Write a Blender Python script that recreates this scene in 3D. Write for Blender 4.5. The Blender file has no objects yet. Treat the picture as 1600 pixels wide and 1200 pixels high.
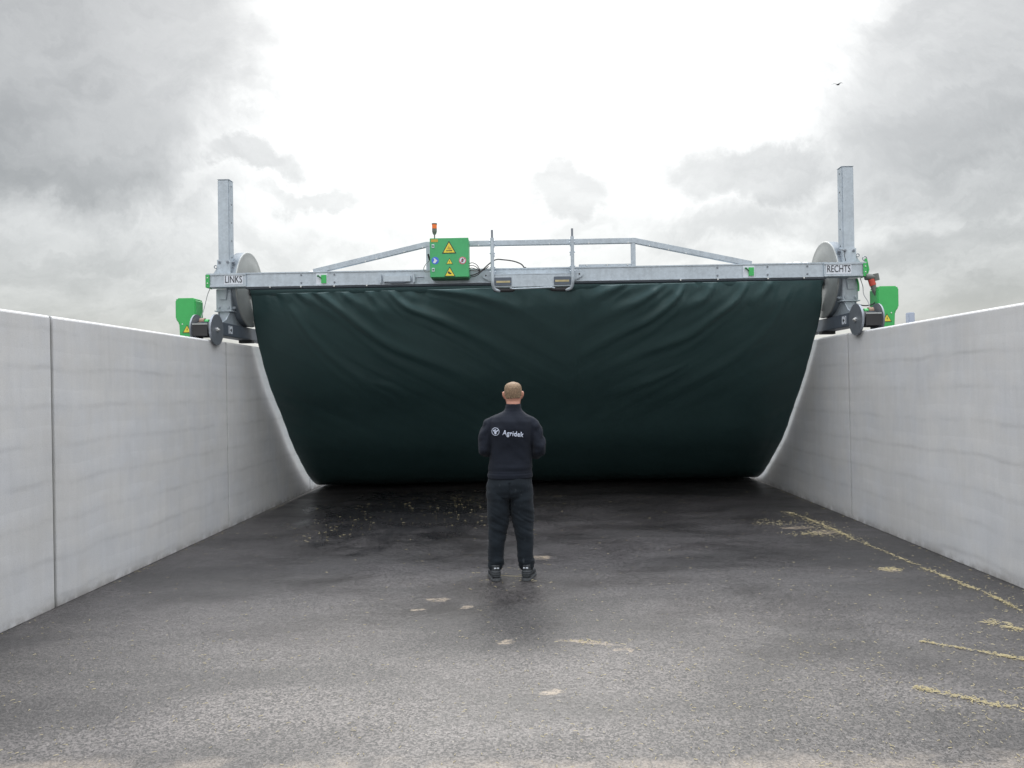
import bpy, bmesh, math, random
import numpy as np
from mathutils import Vector, Matrix, noise
from mathutils.bvhtree import BVHTree
R = math.radians
random.seed(7); rng = np.random.default_rng(7)
sc = bpy.context.scene
C = sc.collection

# ------------------------------------------------------------------ camera
cd = bpy.data.cameras.new('camera'); cam = bpy.data.objects.new('camera', cd); C.objects.link(cam)
yaw, pitch, roll, cam_h = .0265, .0055, -.02, 1.72
fw = Vector((-math.sin(yaw)*math.cos(pitch), math.cos(yaw)*math.cos(pitch), math.sin(pitch)))
rt = Vector((math.cos(yaw), math.sin(yaw), 0)); up = rt.cross(fw)
rt, up = rt*math.cos(roll)+up*math.sin(roll), -rt*math.sin(roll)+up*math.cos(roll)
m = Matrix((rt, up, -fw)).transposed().to_4x4(); m.translation = (0, 0, cam_h)
cam.matrix_world = m
cd.sensor_width = 36; cd.lens = 36*1200/1600; cd.clip_start = .05; cd.clip_end = 3000
sc.camera = cam

# ------------------------------------------------------------------ light
SUN_EL, SUN_AZ = 40, -3          # azimuth measured from +Y towards +X
sl = bpy.data.lights.new('sun', 'SUN'); sl.energy = 1.5; sl.angle = R(14); sl.color = (1, .97, .92)
so = bpy.data.objects.new('sun', sl); C.objects.link(so)
sdir = Vector((math.sin(R(SUN_AZ))*math.cos(R(SUN_EL)), math.cos(R(SUN_AZ))*math.cos(R(SUN_EL)), math.sin(R(SUN_EL))))
so.rotation_euler = sdir.to_track_quat('Z', 'Y').to_euler()
sc.view_settings.view_transform = 'Standard'; sc.view_settings.look = 'None'
sc.view_settings.gamma = 1; sc.view_settings.exposure = 0.0

class NT:
    """tiny helper for building node trees"""
    def __init__(s, tree): s.t = tree
    def n(s, typ, **kw):
        nd = s.t.nodes.new(typ)
        for k, v in kw.items(): setattr(nd, k, v)
        return nd
    def put(s, sock, v):
        if isinstance(v, bpy.types.NodeSocket): s.t.links.new(v, sock)
        elif v is not None: sock.default_value = v
    def math(s, op, a, b=None, c=None, clamp=False):
        nd = s.n('ShaderNodeMath', operation=op, use_clamp=clamp)
        s.put(nd.inputs[0], a); s.put(nd.inputs[1], b); s.put(nd.inputs[2], c); return nd.outputs[0]
    def vm(s, op, a, b=None, scale=None):
        nd = s.n('ShaderNodeVectorMath', operation=op)
        s.put(nd.inputs[0], a); s.put(nd.inputs[1], b)
        if scale is not None: s.put(nd.inputs['Scale'], scale)
        return nd.outputs['Value'] if op in ('DOT_PRODUCT', 'LENGTH', 'DISTANCE') else nd.outputs[0]
    def ramp(s, v, a, b, lo=0., hi=1., smooth=True):
        nd = s.n('ShaderNodeMapRange', interpolation_type='SMOOTHSTEP' if smooth else 'LINEAR')
        s.put(nd.inputs[0], v)
        for i, q in enumerate((a, b, lo, hi)): s.put(nd.inputs[i+1], q)
        return nd.outputs[0]
    def noise(s, vec, scale, detail=4, rough=.55, dist=0, color=False):
        nd = s.n('ShaderNodeTexNoise'); s.put(nd.inputs['Vector'], vec)
        s.put(nd.inputs['Scale'], scale); s.put(nd.inputs['Detail'], detail); s.put(nd.inputs['Roughness'], rough)
        s.put(nd.inputs['Distortion'], dist)
        return nd.outputs['Color'] if color else nd.outputs['Fac']
    def vor(s, vec, scale, feature='F1', out='Distance'):
        nd = s.n('ShaderNodeTexVoronoi', feature=feature); s.put(nd.inputs['Vector'], vec); s.put(nd.inputs['Scale'], scale)
        return nd.outputs[out]
    def mix(s, f, a, b, typ='MIX'):
        nd = s.n('ShaderNodeMix', data_type='RGBA', blend_type=typ)
        s.put(nd.inputs[0], f)
        for i, v in ((6, a), (7, b)):
            if isinstance(v, (tuple, list)) and len(v) == 3: v = (*v, 1)
            s.put(nd.inputs[i], v)
        return nd.outputs[2]
    def sep(s, v):
        nd = s.n('ShaderNodeSeparateXYZ'); s.put(nd.inputs[0], v); return nd.outputs
    def comb(s, x=0., y=0., z=0.):
        nd = s.n('ShaderNodeCombineXYZ')
        for i, v in enumerate((x, y, z)): s.put(nd.inputs[i], v)
        return nd.outputs[0]
    def map(s, v, scale=(1, 1, 1), loc=(0, 0, 0)):
        nd = s.n('ShaderNodeMapping'); s.put(nd.inputs[0], v); nd.inputs['Scale'].default_value = scale
        nd.inputs['Location'].default_value = loc; return nd.outputs[0]

# ------------------------------------------------------------------ sky: broken overcast, thin and bright round the sun
world = bpy.data.worlds.new('World'); sc.world = world; world.use_nodes = True
wt = world.node_tree; wt.nodes.clear(); w = NT(wt)
D = w.n('ShaderNodeTexCoord').outputs['Generated']
dx, dy, dz = w.sep(D)
sky = w.n('ShaderNodeTexSky', sky_type='NISHITA', sun_disc=False)
sky.sun_elevation = R(SUN_EL); sky.sun_rotation = R(SUN_AZ); sky.air_density = 1.0; sky.dust_density = .4
# the blue sky only filters through the cloud deck
bg1 = w.n('ShaderNodeBackground'); w.put(bg1.inputs[0], w.vm('MULTIPLY', sky.outputs[0], (.31, .29, .25))); bg1.inputs[1].default_value = .05
warp = w.vm('SUBTRACT', w.noise(D, 3.2, 8, .62, .3, color=True), (.5, .5, .5))
Dw = w.vm('ADD', D, w.vm('SCALE', warp, scale=.34))
warp2 = w.vm('SUBTRACT', w.noise(D, 11, 7, .62, .2, color=True), (.5, .5, .5))
Ds = w.vm('ADD', w.vm('ADD', D, w.vm('SCALE', warp2, scale=.13)), w.vm('SCALE', warp, scale=.05))
def adir(az, el): return Vector((math.sin(R(az))*math.cos(R(el)), math.cos(R(az))*math.cos(R(el)), math.sin(R(el))))
def blob(az, el, ra, re, soft=.55):
    c = adir(az, el); a = Vector((math.cos(R(az)), -math.sin(R(az)), 0)); e = c.cross(a) * -1
    dv = w.vm('SUBTRACT', Dw if ra > 8 and re > 6 else Ds, tuple(c))
    p = w.math('DIVIDE', w.vm('DOT_PRODUCT', dv, tuple(a)), math.tan(R(ra)))
    q = w.math('DIVIDE', w.vm('DOT_PRODUCT', dv, tuple(e)), math.tan(R(re)))
    d = w.vm('LENGTH', w.comb(p, q, w.math('MULTIPLY', w.vm('DOT_PRODUCT', dv, tuple(c)), 1.0)))
    return w.ramp(d, 1+soft*.4, 1-soft, 0, 1)
BL = [(-34, 24, 15, 12.5, .88, .30), (-36, 9, 13, 8, .22, .8), (-20, 16.4, 4.2, 1.5, .62, .5), (-16, 13.6, 4.8, 1.3, .55, .6), (-25, 14.0, 7, 2.2, .40, .8),
      (2.5, 14.4, 3.2, 2.4, .62, .45), (5, 11.6, 6, 1.9, .42, .6), (-7, 12.0, 6, 1.7, .36, .8), (31, 20, 10, 9.5, .62, .42), (16.5, 14.6, 6.5, 2.6, .66, .45), (14, 11.2, 9, 1.8, .50, .7),
      (29, 11.8, 9, 2.2, .45, .6), (6, 9.6, 9, 1.6, .30, .8), (-30, 5, 14, 2.6, .25, .9), (36, 6, 12, 5, .25, .9), (-12, 9.5, 9, 1.5, .28, .8), (24, 8.0, 8, 1.2, .3, .8)]
dark = None
for az, el, ra, re, amt, soft in BL:
    b = w.math('MULTIPLY', blob(az, el, ra, re, soft), amt)
    dark = b if dark is None else w.math('MAXIMUM', dark, b)
# flatter deck of cloud, projected on a plane, carries on in every direction
zz = w.math('ADD', w.math('MAXIMUM', dz, 0.), .22)
pl = w.comb(w.math('DIVIDE', dx, zz), w.math('DIVIDE', dy, zz), 0.)
deck = w.ramp(w.noise(pl, 1.1, 7, .6, .4), .36, .66)
fine = w.noise(w.map(Dw, (1, 1, 2.2)), 6, 6, .6)
sunang = w.vm('DISTANCE', D, tuple(adir(-1, 31)))
near = w.ramp(sunang, .70, .14, 0, 1)
bright = w.math('ADD', w.math('ADD', .54, w.math('MULTIPLY', near, .72)), w.math('MULTIPLY', w.ramp(fine, .32, .68), .20))
bright = w.math('MULTIPLY', bright, w.math('SUBTRACT', 1.06, w.math('MULTIPLY', deck, .14)))
lowband = w.ramp(dz, .30, .02, 0, 1)
bright = w.math('MULTIPLY', bright, w.math('SUBTRACT', 1., w.math('MULTIPLY', lowband, .12)))
lum = w.math('MULTIPLY', bright, w.math('SUBTRACT', 1., w.math('MULTIPLY', dark, .50)))
# overcast luminance climbs towards the zenith, and the cloud behind the viewer is lit from the front
zen = w.ramp(dz, .50, .92, 1., 5.4)
back = w.ramp(dy, .15, -.5, 1., 1.35)
lum = w.math('MULTIPLY', lum, w.math('MULTIPLY', zen, back))
tint = w.mix(w.ramp(lum, .25, .95), (.985, .99, .985), (1.0, 1.0, .985))
tint = w.mix(w.ramp(dz, .50, .92), tint, (.97, 1.0, 1.05))
col = w.vm('SCALE', tint, scale=lum)
bg2 = w.n('ShaderNodeBackground'); w.put(bg2.inputs[0], col); bg2.inputs[1].default_value = 1.0
add = w.n('ShaderNodeAddShader'); wt.links.new(bg1.outputs[0], add.inputs[0]); wt.links.new(bg2.outputs[0], add.inputs[1])
wo = w.n('ShaderNodeOutputWorld'); wt.links.new(add.outputs[0], wo.inputs[0])

# ------------------------------------------------------------------ materials
def mat(name, color=(.5, .5, .5), rough=.5, metal=0., fn=None, spec=None, coat=0):
    m = bpy.data.materials.new(name); m.use_nodes = True
    t = NT(m.node_tree); b = m.node_tree.nodes['Principled BSDF']
    b.inputs['Base Color'].default_value = (*color, 1); b.inputs['Roughness'].default_value = rough
    b.inputs['Metallic'].default_value = metal
    if spec is not None: b.inputs['Specular IOR Level'].default_value = spec
    if coat: b.inputs['Coat Weight'].default_value = coat
    t.co = t.n('ShaderNodeTexCoord').outputs['Object']; t.b = b
    if fn: fn(t, b)
    return m
def bump(t, b, h, strength, dist):
    nd = t.n('ShaderNodeBump'); nd.inputs['Strength'].default_value = strength; nd.inputs['Distance'].default_value = dist
    t.put(nd.inputs['Height'], h); t.put(b.inputs['Normal'], nd.outputs[0])
def grime(c, amt=.25, scale=8, rvar=.15, bumpd=0):
    def f(t, b):
        n1 = t.noise(t.co, scale, 6, .65); n2 = t.noise(t.co, scale*7, 3, .6)
        k = t.math('ADD', t.math('MULTIPLY', n1, amt*1.5), t.math('MULTIPLY', n2, amt*.5))
        k = t.math('ADD', k, 1-amt)
        t.put(b.inputs['Base Color'], t.vm('SCALE', tuple(c), scale=k))
        r0 = b.inputs['Roughness'].default_value
        t.put(b.inputs['Roughness'], t.math('ADD', r0-rvar/2, t.math('MULTIPLY', n1, rvar)))
        if bumpd: bump(t, b, n2, .3, bumpd)
    return f
def galv(t, b):
    sp = t.vor(t.co, 38, out='Color'); s1 = t.sep(sp)[0]
    n1 = t.noise(t.co, 3.5, 6, .65); st = t.noise(t.map(t.co, (14, 14, 1.2)), 1.5, 5, .6)
    k = t.math('ADD', t.math('ADD', t.math('MULTIPLY', s1, .12), t.math('MULTIPLY', n1, .5)), t.math('ADD', t.math('MULTIPLY', st, .3), .52))
    t.put(b.inputs['Base Color'], t.vm('SCALE', (.45, .505, .555), scale=k))
    t.put(b.inputs['Roughness'], t.math('ADD', .36, t.math('MULTIPLY', n1, .3)))
    bump(t, b, t.noise(t.co, 60, 3, .5), .12, .002)
M = {}
M['galv'] = mat('galvanised_steel', rough=.45, metal=.45, fn=galv)
M['galv_dark'] = mat('dark_painted_steel', (.10, .12, .15), .45, .2, grime((.10, .12, .15), .3, 9))
M['flange'] = mat('flange_steel', (.22, .24, .27), .42, .5, grime((.22, .24, .27), .3, 14))
M['disc'] = mat('reel_disc_steel', (.33, .345, .34), .42, .4, grime((.33, .345, .34), .3, 7))
M['rim_steel'] = mat('rim_steel', (.20, .23, .26), .45, .3, grime((.20, .23, .26), .3, 7))
M['green'] = mat('green_paint', (.050, .40, .105), .38, 0, grime((.050, .40, .105), .18, 10))
M['green_door'] = mat('green_powder_coat', (.06, .37, .14), .42, 0, grime((.06, .37, .14), .2, 6))
M['green_dark'] = mat('green_dark_shade', (.04, .16, .07), .5)  # green of small fittings; also paints the shade under the control box
M['yellow'] = mat('sticker_yellow', (.75, .62, .06), .4, 0, grime((.75, .62, .06), .2, 40))
M['orange_st'] = mat('sticker_orange', (.50, .34, .05), .45, 0, grime((.50, .34, .05), .3, 40))
M['black'] = mat('black_plastic', (.018, .018, .02), .45)
M['ink'] = mat('ink', (.03, .032, .04), .5)
M['rubber'] = mat('rubber', (.03, .03, .033), .7, 0, grime((.03, .03, .033), .3, 20))
M['white_st'] = mat('sticker_white', (.62, .66, .72), .45)
M['blue_st'] = mat('sticker_blue', (.06, .16, .60), .4)
M['red_st'] = mat('sticker_red', (.55, .12, .16), .4)
M['red'] = mat('red_plastic', (.45, .06, .04), .4)
M['orange'] = mat('orange_lens', (.85, .18, .03), .25, 0, grime((.85, .18, .03), .1, 30))
M['lampgrey'] = mat('lamp_grey', (.12, .13, .12), .5)
M['bolt'] = mat('zinc_bolt', (.75, .75, .73), .3, .6)
M['tan'] = mat('rusty_hub', (.26, .17, .12), .6, 0, grime((.26, .17, .12), .3, 30))
M['paleblock'] = mat('pale_grey_metal', (.40, .45, .55), .5, 0, grime((.40, .45, .55), .2, 12))
M['wire'] = mat('cable_sheath', (.03, .03, .033), .5)
M['wiregrey'] = mat('steel_wire', (.25, .26, .27), .5)

def concrete(t, b):
    x, y, z = t.sep(t.co)
    big = t.noise(t.map(t.co, (1, .6, .6)), 1.1, 6, .6, .3)
    blot = t.noise(t.co, 4, 9, .72, .5)
    streak = t.noise(t.map(t.co, (7, 7, .7)), 1.7, 8, .7, .6)
    finest = t.noise(t.co, 90, 3, .6)
    # pour lines: slightly wavy, broken horizontal marks
    zw = t.math('ADD', z, t.math('MULTIPLY', t.noise(t.map(t.co, (.8, .8, .1)), 1.5, 4, .6), .14))
    fr = t.math('FRACT', t.math('DIVIDE', zw, .31))
    line = t.math('SUBTRACT', 1, t.ramp(t.math('ABSOLUTE', t.math('SUBTRACT', fr, .5)), .0, .13))
    brk = t.ramp(t.noise(t.map(t.co, (1.2, 1.2, 4)), 1.3, 5, .65), .32, .70)
    line = t.math('MULTIPLY', line, brk)
    band = t.ramp(fr, .5, 1.0)
    cool = t.ramp(t.noise(t.co, 1.7, 5, .6), .35, .7)
    k = t.math('ADD', .76, t.math('MULTIPLY', big, .30))
    k = t.math('ADD', k, t.math('MULTIPLY', t.math('SUBTRACT', blot, .5), .16))
    k = t.math('ADD', k, t.math('MULTIPLY', t.math('SUBTRACT', streak, .5), .19))
    k = t.math('ADD', k, t.math('MULTIPLY', t.math('SUBTRACT', finest, .5), .26))
    k = t.math('SUBTRACT', k, t.math('MULTIPLY', line, .10))
    k = t.math('ADD', k, t.math('MULTIPLY', t.math('MULTIPLY', band, brk), .07))
    holes = t.math('MULTIPLY', t.ramp(t.vor(t.co, 26), .10, .03), t.ramp(t.noise(t.co, 4, 2), .52, .62))
    k = t.math('SUBTRACT', k, t.math('MULTIPLY', holes, .35))
    foot = t.math('MULTIPLY', t.ramp(z, .10, .0), t.ramp(t.noise(t.co, 7, 5, .6), .3, .6))
    c = t.mix(cool, (.625, .622, .618), (.60, .61, .630))
    c = t.vm('SCALE', c, scale=k)
    c = t.mix(t.math('MULTIPLY', foot, .55), c, (.13, .115, .10))
    t.put(b.inputs['Base Color'], c)
    bump(t, b, t.math('ADD', t.math('MULTIPLY', finest, .4), t.math('SUBTRACT', blot, t.math('MULTIPLY', line, .5))), .25, .006)
M['concrete'] = mat('cast_concrete', rough=.78, fn=concrete, spec=.35)
M['sealant'] = mat('joint_sealant', (.14, .145, .135), .8, 0, grime((.14, .145, .135), .3, 20))

# ground: x, y are metres in the world
PATCH = [(-.21, 5.21, .07, .045, 0), (.34, 5.19, .22, .035, -.35), (.55, 5.03, .07, .035, -.5), (.07, 4.34, .075, .045, 0), (-.82, 6.28, .10, .07, 0), (-.55, 6.05, .08, .05, .3), (-.93, 6.0, .07, .04, 0),
         (3.21, 7.09, .10, .07, 0), (3.30, 8.9, .16, .12, .4), (3.1, 9.2, .20, .10, 0), (.05, 7.8, .11, .09, 0)]
def ground_fn(t, b):
    P = t.co; x, y, z = t.sep(P)
    wv = t.vm('SCALE', t.vm('SUBTRACT', t.noise(P, 9, 5, .65, color=True), (.5, .5, .5)), scale=.22)
    Pw = t.vm('ADD', P, wv); xw, yw, _ = t.sep(Pw)
    chips = t.vor(P, 95, out='Color'); ch = t.sep(chips)[0]
    chd = t.vor(P, 62)
    n_f = t.noise(P, 92, 3, .7); n_m = t.noise(t.map(P, (1, 1, 1)), 30, 5, .75); n_b = t.noise(t.map(P, (.5, 1.1, 1)), .9, 5, .6, .5); n_h = t.noise(t.map(P, (.6, 1.0, 1)), 1.3, 5, .6, .3)
    k = t.math('MULTIPLY', t.ramp(t.math('ADD', t.math('MULTIPLY', ch, .4), t.math('MULTIPLY', n_f, .6)), .30, .72), 1.0)
    k = t.math('ADD', t.math('MULTIPLY', k, 1.5), .18)
    k = t.math('MULTIPLY', k, t.ramp(n_m, .25, .75, .75, 1.25, False))
    dust_glare = t.math('MULTIPLY', t.ramp(y, 7.6, 3.8, 0, 1), t.ramp(n_h, .28, .68, .55, 1.0))  # patchy dust, with sky glare painted in as a paler tone towards the camera
    side = t.ramp(t.math('ABSOLUTE', x), 3.5, 1.2, .35, 1)  # weaker glare towards both walls, also put into the colour
    dust_glare = t.math('MULTIPLY', dust_glare, side)
    c = t.mix(dust_glare, (.034, .031, .032), (.080, .072, .067))
    c = t.vm('SCALE', c, scale=t.math('MULTIPLY', k, t.ramp(n_b, .34, .66, .62, 1.38)))
    # pale chippings and chaff
    sp = t.math('MULTIPLY', t.ramp(t.vor(P, 24), .10, .05), t.ramp(t.sep(t.vor(P, 24, out='Color'))[1], .86, .9))
    c = t.mix(t.math('MULTIPLY', sp, .8), c, (.42, .38, .27))
    # wet, silage-stained area in front of the sheet on the left
    dxw = t.math('DIVIDE', t.math('ADD', xw, 1.75), 1.75); dyw = t.math('DIVIDE', t.math('SUBTRACT', yw, 10.9), 2.3)
    rr = t.vm('LENGTH', t.comb(dxw, dyw, 0.))
    wet = t.ramp(t.math('ADD', rr, t.math('MULTIPLY', t.math('SUBTRACT', t.noise(t.map(P, (1, .6, 1)), 1.9, 7, .68), .5), 2.6)), 1.25, .45)
    c = t.mix(t.math('MULTIPLY', wet, .7), c, (.012, .012, .014))
    # trampled tan mud patches
    pm = None
    for px, py, rx, ry, a in PATCH:
        ca, sa = math.cos(a), math.sin(a)
        ux = t.math('SUBTRACT', xw, px); uy = t.math('SUBTRACT', yw, py)
        e1 = t.math('ADD', t.math('MULTIPLY', ux, ca/rx), t.math('MULTIPLY', uy, sa/rx))
        e2 = t.math('ADD', t.math('MULTIPLY', ux, -sa/ry), t.math('MULTIPLY', uy, ca/ry))
        d = t.ramp(t.vm('LENGTH', t.comb(e1, e2, 0.)), 1.1, .7)
        pm = d if pm is None else t.math('MAXIMUM', pm, d)
    pm = t.math('MULTIPLY', pm, t.ramp(t.math('ADD', t.math('MULTIPLY', n_f, .5), t.math('MULTIPLY', t.noise(P, 14, 4, .6), .5)), .42, .56, .0, .85))
    c = t.mix(pm, c, (.29, .235, .175))
    strip = t.math('MULTIPLY', t.ramp(t.math('ADD', yw, t.math('MULTIPLY', n_h, .25)), 3.76, 3.60), t.ramp(n_m, .3, .55, .2, .8))
    strip = t.math('MULTIPLY', strip, t.ramp(t.noise(P, 2.6, 6, .65), .40, .56, .05, .9))
    strip = t.math('MULTIPLY', strip, t.ramp(n_f, .35, .6, .35, 1))
    c = t.mix(strip, c, (.25, .21, .17))
    t.put(b.inputs['Base Color'], c)
    ro = t.math('ADD', .28, t.math('ADD', t.math('MULTIPLY', n_m, .10), t.math('MULTIPLY', t.ramp(n_h, .32, .68), .26)))
    ro = t.math('SUBTRACT', ro, t.math('MULTIPLY', wet, .22))
    t.put(b.inputs['Roughness'], ro)
    hgt = t.math('ADD', t.math('MULTIPLY', n_f, .7), t.math('ADD', t.math('MULTIPLY', n_m, 1.0), t.math('MULTIPLY', ch, .4)))
    hgt = t.math('MULTIPLY', hgt, t.math('SUBTRACT', 1, t.math('MULTIPLY', wet, .7)))
    bump(t, b, hgt, .75, .005)
M['ground'] = mat('asphalt', rough=.6, fn=ground_fn, spec=.7)

def tarp_fn(t, b):
    n = t.noise(t.co, 1.6, 5, .6); f = t.noise(t.co, 30, 3, .6)
    scr = t.math('MULTIPLY', t.ramp(t.noise(t.map(t.co, (2, 2, 9)), 3, 6, .8), .68, .78), .35)
    c = t.mix(n, (.030, .062, .064), (.048, .094, .094))
    c = t.mix(scr, c, (.09, .15, .15))
    t.put(b.inputs['Base Color'], c)
    t.put(b.inputs['Roughness'], t.math('ADD', .24, t.math('MULTIPLY', n, .16)))
    bump(t, b, t.math('ADD', t.noise(t.map(t.co, (1, 1, 1)), 7, 4, .6), t.math('MULTIPLY', f, .06)), .18, .012)
M['tarp'] = mat('green_pvc_sheet', rough=.38, fn=tarp_fn, spec=.4)

def cloth(c, amt=.3, specks=0):
    def f(t, b):
        n1 = t.noise(t.co, 7, 6, .65); wv = t.noise(t.co, 260, 2, .6)
        k = t.math('ADD', t.math('MULTIPLY', n1, amt*2), 1-amt)
        cc = t.vm('SCALE', tuple(c), scale=k)
        if specks:
            v = t.math('MULTIPLY', t.ramp(t.vor(t.co, 22), .11, .06), t.ramp(t.sep(t.vor(t.co, 22, out='Color'))[0], .86, .9))
            cc = t.mix(v, cc, (.35, .37, .38))
            d = t.math('MULTIPLY', t.ramp(t.noise(t.map(t.co, (1, 1, .5)), 16, 5, .7), .60, .72), .35)
            cc = t.mix(d, cc, (.12, .14, .155))
        t.put(b.inputs['Base Color'], cc)
        b.inputs['Sheen Weight'].default_value = .05; b.inputs['Specular IOR Level'].default_value = .3; b.inputs['Sheen Roughness'].default_value = .5
        bump(t, b, t.math('ADD', t.noise(t.co, 22, 4, .6), t.math('MULTIPLY', wv, .3)), .35, .006)
    return f
M['fleece'] = mat('navy_fleece', rough=.9, fn=cloth((.006, .009, .017), .25))
M['trouser'] = mat('work_trousers_cloth', rough=.85, fn=cloth((.0055, .010, .0155), .35, 1))
M['shoe'] = mat('shoe_mesh', (.02, .024, .028), .7, 0, grime((.022, .026, .03), .4, 30, bumpd=.002))
M['sole'] = mat('shoe_sole', (.07, .075, .08), .7)
M['logo'] = mat('white_print', (.60, .66, .80), .6)
def skin_fn(t, b):
    z = t.sep(t.co)[2]
    n = t.noise(t.co, 14, 4, .6)
    t.put(b.inputs['Base Color'], t.mix(n, (.46, .225, .165), (.58, .29, .215)))
    b.inputs['Subsurface Weight'].default_value = .08; b.inputs['Subsurface Radius'].default_value = (.02, .008, .004)
    bump(t, b, t.noise(t.co, 120, 3, .6), .15, .001)
M['skin'] = mat('skin', rough=.5, fn=skin_fn)
def hair_fn(t, b):
    n = t.noise(t.map(t.co, (1, 1, .35)), 160, 4, .7); n2 = t.noise(t.co, 16, 4, .6)
    c = t.mix(t.ramp(n, .35, .65), (.11, .072, .045), (.30, .21, .13))
    t.put(b.inputs['Base Color'], t.mix(t.ramp(n2, .4, .7, 0, .3), c, (.26, .16, .11)))
    bump(t, b, n, .6, .003)
M['hair'] = mat('cropped_hair', rough=.75, fn=hair_fn)
def straw_fn(t, b):
    n = t.noise(t.co, 30, 2, .5)
    t.put(b.inputs['Base Color'], t.mix(n, (.27, .22, .11), (.56, .49, .29)))
M['straw'] = mat('straw', rough=.6, fn=straw_fn)
M['bird'] = mat('bird_feathers', (.05, .05, .055), .8)
M['eye'] = mat('eye_white', (.5, .5, .5), .2)

# ------------------------------------------------------------------ mesh helpers
class MB:
    def __init__(s): s.v = []; s.f = []; s.mi = []
    def add(s, vs, fs, mi=0):
        o = len(s.v); s.v += [tuple(v) for v in vs]; s.f += [tuple(i+o for i in f) for f in fs]; s.mi += [mi]*len(fs)
    def box(s, a, b, mi=0, mtx=None):
        (x0, y0, z0), (x1, y1, z1) = a, b
        x0, x1 = min(x0, x1), max(x0, x1); y0, y1 = min(y0, y1), max(y0, y1); z0, z1 = min(z0, z1), max(z0, z1)
        vs = [Vector(q) for q in ((x0,y0,z0),(x1,y0,z0),(x1,y1,z0),(x0,y1,z0),(x0,y0,z1),(x1,y0,z1),(x1,y1,z1),(x0,y1,z1))]
        if mtx: vs = [mtx @ q for q in vs]
        s.add(vs, [(0,3,2,1),(4,5,6,7),(0,1,5,4),(1,2,6,5),(2,3,7,6),(3,0,4,7)], mi); return s
    def prism(s, pts, axis, a, b, mi=0):
        """polygon pts in the plane across axis, pushed from a to b"""
        def P(p, q):
            return {0: (q, p[0], p[1]), 1: (p[0], q, p[1]), 2: (p[0], p[1], q)}[axis]
        n = len(pts); vs = [P(p, a) for p in pts]+[P(p, b) for p in pts]
        fs = [tuple(range(n)), tuple(range(2*n-1, n-1, -1))]+[(i, i+n, (i+1) % n+n, (i+1) % n) for i in range(n)]
        s.add(vs, fs, mi); return s
    def bar(s, p, q, w, h, mi=0):
        """rectangular tube from p to q, w across, h high"""
        p, q = Vector(p), Vector(q); d = (q-p).normalized()
        a = d.cross(Vector((0, 1, 0)))
        if a.length < .01: a = Vector((1, 0, 0))
        a.normalize(); b_ = d.cross(a)
        vs = [c+a*i*h/2+b_*j*w/2 for c in (p, q) for i, j in ((-1,-1),(1,-1),(1,1),(-1,1))]
        s.add(vs, [(0,1,2,3),(7,6,5,4),(0,4,5,1),(1,5,6,2),(2,6,7,3),(3,7,4,0)], mi); return s
    def cyl(s, p, q, r, n=24, mi=0, r2=None):
        p, q = Vector(p), Vector(q); d = (q-p).normalized(); r2 = r if r2 is None else r2
        a = d.orthogonal().normalized(); b_ = d.cross(a)
        vs = [c+(a*math.cos(2*math.pi*i/n)+b_*math.sin(2*math.pi*i/n))*rr for c, rr in ((p, r), (q, r2)) for i in range(n)]
        s.add(vs, [tuple(range(n-1, -1, -1)), tuple(range(n, 2*n))]+[(i, (i+1) % n, (i+1) % n+n, i+n) for i in range(n)], mi); return s
    def tube(s, pts, r, n=8, mi=0, sub=6):
        P = smooth_path(pts, sub) if sub else [Vector(p) for p in pts]
        o = len(s.v); a = None
        for i, p in enumerate(P):
            d = (P[min(i+1, len(P)-1)]-P[max(i-1, 0)]).normalized()
            a = d.orthogonal().normalized() if a is None else (a-d*a.dot(d)).normalized()
            b_ = d.cross(a)
            s.v += [tuple(p+(a*math.cos(2*math.pi*k/n)+b_*math.sin(2*math.pi*k/n))*r) for k in range(n)]
        for i in range(len(P)-1):
            for k in range(n):
                s.f.append((o+i*n+k, o+i*n+(k+1) % n, o+(i+1)*n+(k+1) % n, o+(i+1)*n+k)); s.mi.append(mi)
        s.f.append(tuple(o+k for k in range(n-1, -1, -1))); s.f.append(tuple(o+(len(P)-1)*n+k for k in range(n))); s.mi += [mi, mi]
        return s
    def lathe(s, prof, c, axis, n=64, mi=0):
        """prof = (r, t) ring list, revolved about axis direction through c, closed loop"""
        d = Vector(axis).normalized(); a = d.orthogonal().normalized(); b_ = d.cross(a); c = Vector(c); o = len(s.v); k = len(prof)
        for i in range(n):
            u = a*math.cos(2*math.pi*i/n)+b_*math.sin(2*math.pi*i/n)
            s.v += [tuple(c+u*r+d*t) for r, t in prof]
        for i in range(n):
            for j in range(k):
                s.f.append((o+i*k+j, o+((i+1) % n)*k+j, o+((i+1) % n)*k+(j+1) % k, o+i*k+(j+1) % k)); s.mi.append(mi)
        return s
    def loft(s, rings, n=28, mi=0):
        """rings: (centre, rx, ry, axis u, axis v)"""
        o = len(s.v)
        for c, rx, ry, u, v in rings:
            s.v += [tuple(Vector(c)+Vector(u)*rx*math.cos(2*math.pi*k/n)+Vector(v)*ry*math.sin(2*math.pi*k/n)) for k in range(n)]
        for i in range(len(rings)-1):
            for k in range(n):
                s.f.append((o+i*n+k, o+i*n+(k+1) % n, o+(i+1)*n+(k+1) % n, o+(i+1)*n+k)); s.mi.append(mi)
        s.f.append(tuple(o+k for k in range(n-1, -1, -1))); s.f.append(tuple(o+(len(rings)-1)*n+k for k in range(n))); s.mi += [mi, mi]
        return s
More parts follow.
